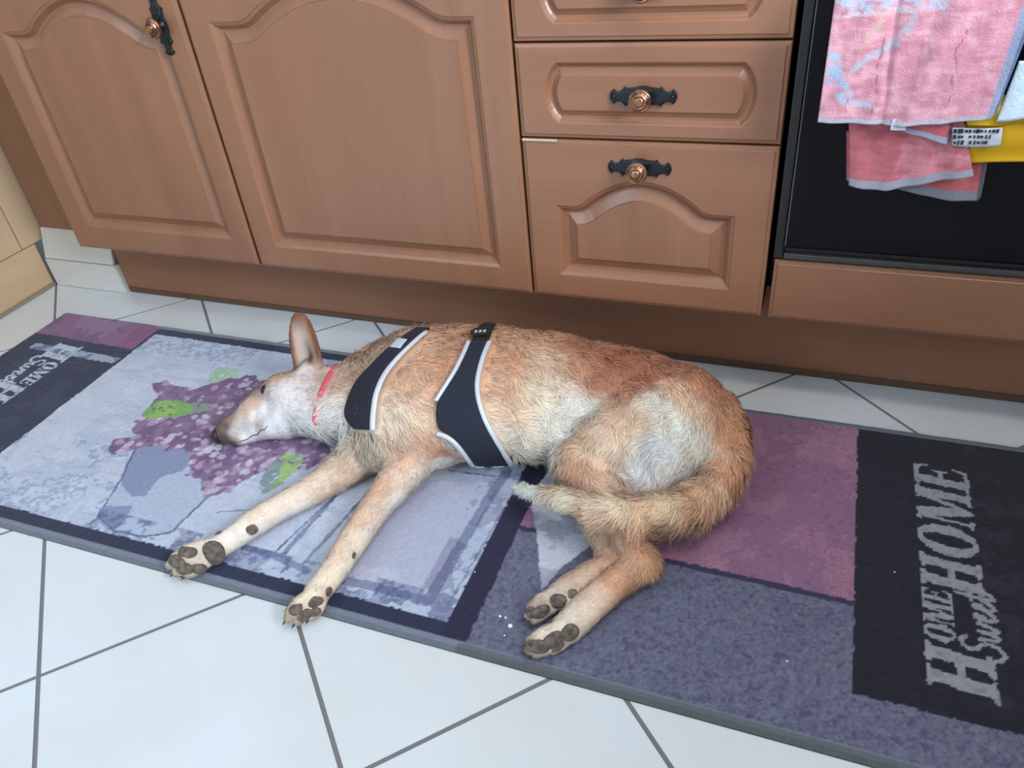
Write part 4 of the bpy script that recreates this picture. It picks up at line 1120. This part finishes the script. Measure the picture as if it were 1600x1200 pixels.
# side-release buckle on the back strap
b0 = cast(754, 531); nb = grad(b0[None])[0]
dv = cast(756, 523)-cast(750, 542); dv -= nb*(dv@nb); dv /= np.linalg.norm(dv); sd = np.cross(dv, nb)
bm = bmesh.new(); box(bm, -.0135, .0135, -.012, .012, 0, .006, .0015)
for s_ in (-1, 1): box(bm, s_*.0150-.003, s_*.0150+.003, -.006, .006, .001, .005, .001)
T = Matrix(((sd[0], dv[0], nb[0], 0), (sd[1], dv[1], nb[1], 0), (sd[2], dv[2], nb[2], 0), (0, 0, 0, 1)))
for v in bm.verts: v.co = Vector(b0+nb*.0120)+(T @ v.co)
bk = bm_obj('buckle', bm, M['plastic'], har)
bm = bmesh.new()
for k in range(3): box(bm, -.0100+.0072*k, -.0058+.0072*k, -.0085, -.001, .0060, .0068, .0002)
for v in bm.verts: v.co = Vector(b0+nb*.0120)+(T @ v.co)
bm_obj('buckle_rib', bm, M['labelw'], har)

# ---- collar: a loop round the neck, mostly sunk in the coat
cn = np.array(CH['neck'][0][1][:3])*.80+np.array(CH['neck'][0][0][:3])*.20
ca = np.array(CH['neck'][0][1][:3])-np.array(CH['neck'][0][0][:3]); ca /= np.linalg.norm(ca)
e1 = np.cross(ca, [0, 0, 1]); e1 /= np.linalg.norm(e1); e2 = np.cross(e1, ca)
nc = 72; ring = []
for w_ in (-.006, -.003, 0, .003, .006):
    rr_ = []
    for k in range(nc):
        a = 2*math.pi*k/nc; dd_ = e1*math.cos(a)+e2*math.sin(a); P = cn+ca*w_+dd_*.02
        for _ in range(60):
            v = float(tri(P[None])[0])
            if v > .0014: break
            P = P+dd_*max(.0014-v, .0005)*.7
        P[2] = max(P[2], MZ+.003); rr_.append(P)
    ring.append(rr_)
ring = np.array(ring); nw = len(ring)
cen_ = ring.mean((0, 1)); outd = ring-cen_; outd /= np.linalg.norm(outd, axis=-1, keepdims=True)
V = np.vstack([(ring+outd*.0012).reshape(-1, 3), (ring-outd*.0012).reshape(-1, 3)]); F = []; n = nw*nc
for i in range(nw-1):
    for k in range(nc):
        a, b_, c, d = i*nc+k, i*nc+(k+1)%nc, (i+1)*nc+(k+1)%nc, (i+1)*nc+k; F += [(a, b_, c, d), (a+n, d+n, c+n, b_+n)]
for i in (0, nw-1):
    for k in range(nc): a, b_ = i*nc+k, i*nc+(k+1)%nc; F.append((a, b_, b_+n, a+n) if i else (b_, a, a+n, b_+n))
mesh_obj('collar', V, F, M['pink'], dog, smooth=True)['label'] = 'thin pink collar half hidden in the neck fur'

SPP = np.vstack(SP)
cell = .0034
keys = set(map(tuple, np.floor(SPP/cell).astype(int)))
occ = set()
for k in keys:
    for a in (-1, 0, 1):
        for b_ in (-1, 0, 1):
            for c in [c_ for c_ in (-1, 0, 1) if abs(a)+abs(b_)+abs(c_) < 2]: occ.add((k[0]+a, k[1]+b_, k[2]+c))
def covered(P):
    K = np.floor(P/cell).astype(int)
    return np.array([tuple(k) in occ for k in K])

# ---- eye, nose, mouth, pads, claws
def blob(name, px, py, size, mt, parent, sink=.3, ang=0, flat=.5, n=14, pos=None):
    h = cast(px, py) if pos is None else pos
    if h is None: return None
    nr = grad(h[None])[0]; d = ray(px, py)
    t1 = np.cross(nr, RM[:, 2]); t1 = RM[:, 0]*math.cos(ang)-RM[:, 1]*math.sin(ang); t1 -= nr*(t1@nr); t1 /= np.linalg.norm(t1); t2 = np.cross(nr, t1)
    bm = bmesh.new(); bmesh.ops.create_uvsphere(bm, u_segments=n, v_segments=n//2+2, radius=1)
    for v in bm.verts:
        x, y, z = v.co; b_ = 1+.06*math.sin(3*x+2*y+px)
        v.co = h+nr*(z*size[0]*flat-sink*size[0]*flat)+t1*x*size[0]*b_+t2*y*size[1]*b_
    return bm_obj(name, bm, M[mt], parent, smooth=True)
blob('eye_rim', 411, 608, (.0062, .0100), 'nose', dog, .30, 0, .45)
ey = blob('eye', 411, 608, (.0044, .0074), 'eye', dog, -.45, 0, .55)
# nose leather at the muzzle's end
mz = [np.array(n_[:3]) for n_ in CH['muzzle'][0]]; md = mz[-1]-mz[-2]; md /= np.linalg.norm(md)
bm = bmesh.new(); bmesh.ops.create_uvsphere(bm, u_segments=20, v_segments=14, radius=1)
upm = np.array([-.7, .7, 0]); upm -= md*(upm@md); upm /= np.linalg.norm(upm); lat = np.cross(md, upm)
nc_ = mz[-1]+md*.0175+upm*.002
for v in bm.verts:
    x, y, z = v.co; v.co = nc_+md*(x*.0105-.003*z*z)+upm*(y*.0135)+lat*(z*.0165)
ns_ = bm_obj('nose', bm, M['nose'], dog, smooth=True)
bm = bmesh.new()
for s_ in (-1, 1):
    b = bmesh.ops.create_uvsphere(bm, u_segments=10, v_segments=8, radius=1)
    for v in b['verts']: x, y, z = v.co; v.co = nc_+md*(.0080+x*.0024)+upm*(y*.0030-.001)+lat*(s_*.0075+z*.0026)
bm_obj('nostril', bm, M['eye'], ns_, smooth=True)
# lip line: a thin dark fold from the nose back to the corner of the mouth
def thin(name, pts, r, mt, parent, lift=.0006):
    P = [cast(a, b_) for a, b_ in pts]; P = [p for p in P if p is not None]; P = np.array(P)
    t = np.linspace(0, len(P)-1, 30); Q = np.stack([np.interp(t, np.arange(len(P)), P[:, k]) for k in range(3)], -1); Q = project(Q, lift)
    V, F = [], []
    for i, q in enumerate(Q):
        d = Q[min(i+1, len(Q)-1)]-Q[max(i-1, 0)]; d /= np.linalg.norm(d); nr = grad(q[None])[0]; s_ = np.cross(d, nr); s_ /= np.linalg.norm(s_)
        rr_ = r*(.35+.65*math.sin(math.pi*min(1, (i+3)/34)))
        for k in range(6): a = 2*math.pi*k/6; V.append(q+s_*rr_*math.cos(a)+nr*rr_*math.sin(a))
    for i in range(len(Q)-1):
        for k in range(6): F.append((i*6+k, i*6+(k+1)%6, i*6+6+(k+1)%6, i*6+6+k))
    return mesh_obj(name, V, F, M[mt], parent, smooth=True)
thin('lip', [(360,691),(374,690),(387,686),(395,680),(402,679),(408,672),(414,671),(418,665)], .0009, 'nose', dog)
PADS = [(334,865,.0210,.0160,1.1),(293,862,.0150,.0100,.35),(275,877,.0135,.0100,.3),(289,890,.0135,.0090,.1),(311,889,.0120,.0080,.1),(394,828,.0095,.0085,.2),(341,833,.0075,.0045,.4),
        (493,940,.0150,.0100,-.5),(462,952,.0100,.0080,-.5),(476,962,.0110,.0080,-.4),(491,956,.0100,.0070,-.4),(514,925,.0070,.0070,-.5),(553,868,.0045,.0060,.2),
        (866,1000,.0180,.0105,-.25),(843,1012,.0130,.0105,-.2),(891,989,.0120,.0110,-.2),(829,1008,.0095,.0085,-.3),(872,1011,.0105,.0060,-.2),
        (869,940,.0160,.0105,-.3),(846,957,.0130,.0100,-.2),(830,957,.0085,.0080,-.3),(895,928,.0090,.0080,-.2)]
for px, py, a, b_, an in PADS: blob('paw_pad', px, py, (a, b_), 'pad', dog, .30, an, .40)
def claw(node_a, node_b):
    a = np.array(node_a[:3]); b_ = np.array(node_b[:3]); d = b_-a; d /= np.linalg.norm(d); r = node_b[3]
    P0 = b_+d*r*.55+np.array([0, 0, .0]); V, F = [], []
    up = np.cross(d, [0, 0, 1]); up /= np.linalg.norm(up); up2 = np.cross(up, d)
    for i in range(6):
        t = i/5; c = P0+d*(.010*t)-np.array([0, 0, 1])*.003*t*t; c[2] = max(c[2], MZ+.002); q = .0024*(1-t**1.6)+.0002
        for k in range(8): an = 2*math.pi*k/8; V.append(c+up*q*math.cos(an)+up2*q*math.sin(an))
    for i in range(5):
        for k in range(8): F.append((i*8+k, i*8+(k+1)%8, i*8+8+(k+1)%8, i*8+8+k))
    return mesh_obj('claw', V, F, M['claw'], dog, smooth=True)
for nm, (nodes, k) in CH.items():
    if nm.startswith('toe'): claw(nodes[-2], nodes[-1])
grow_fur(320000)
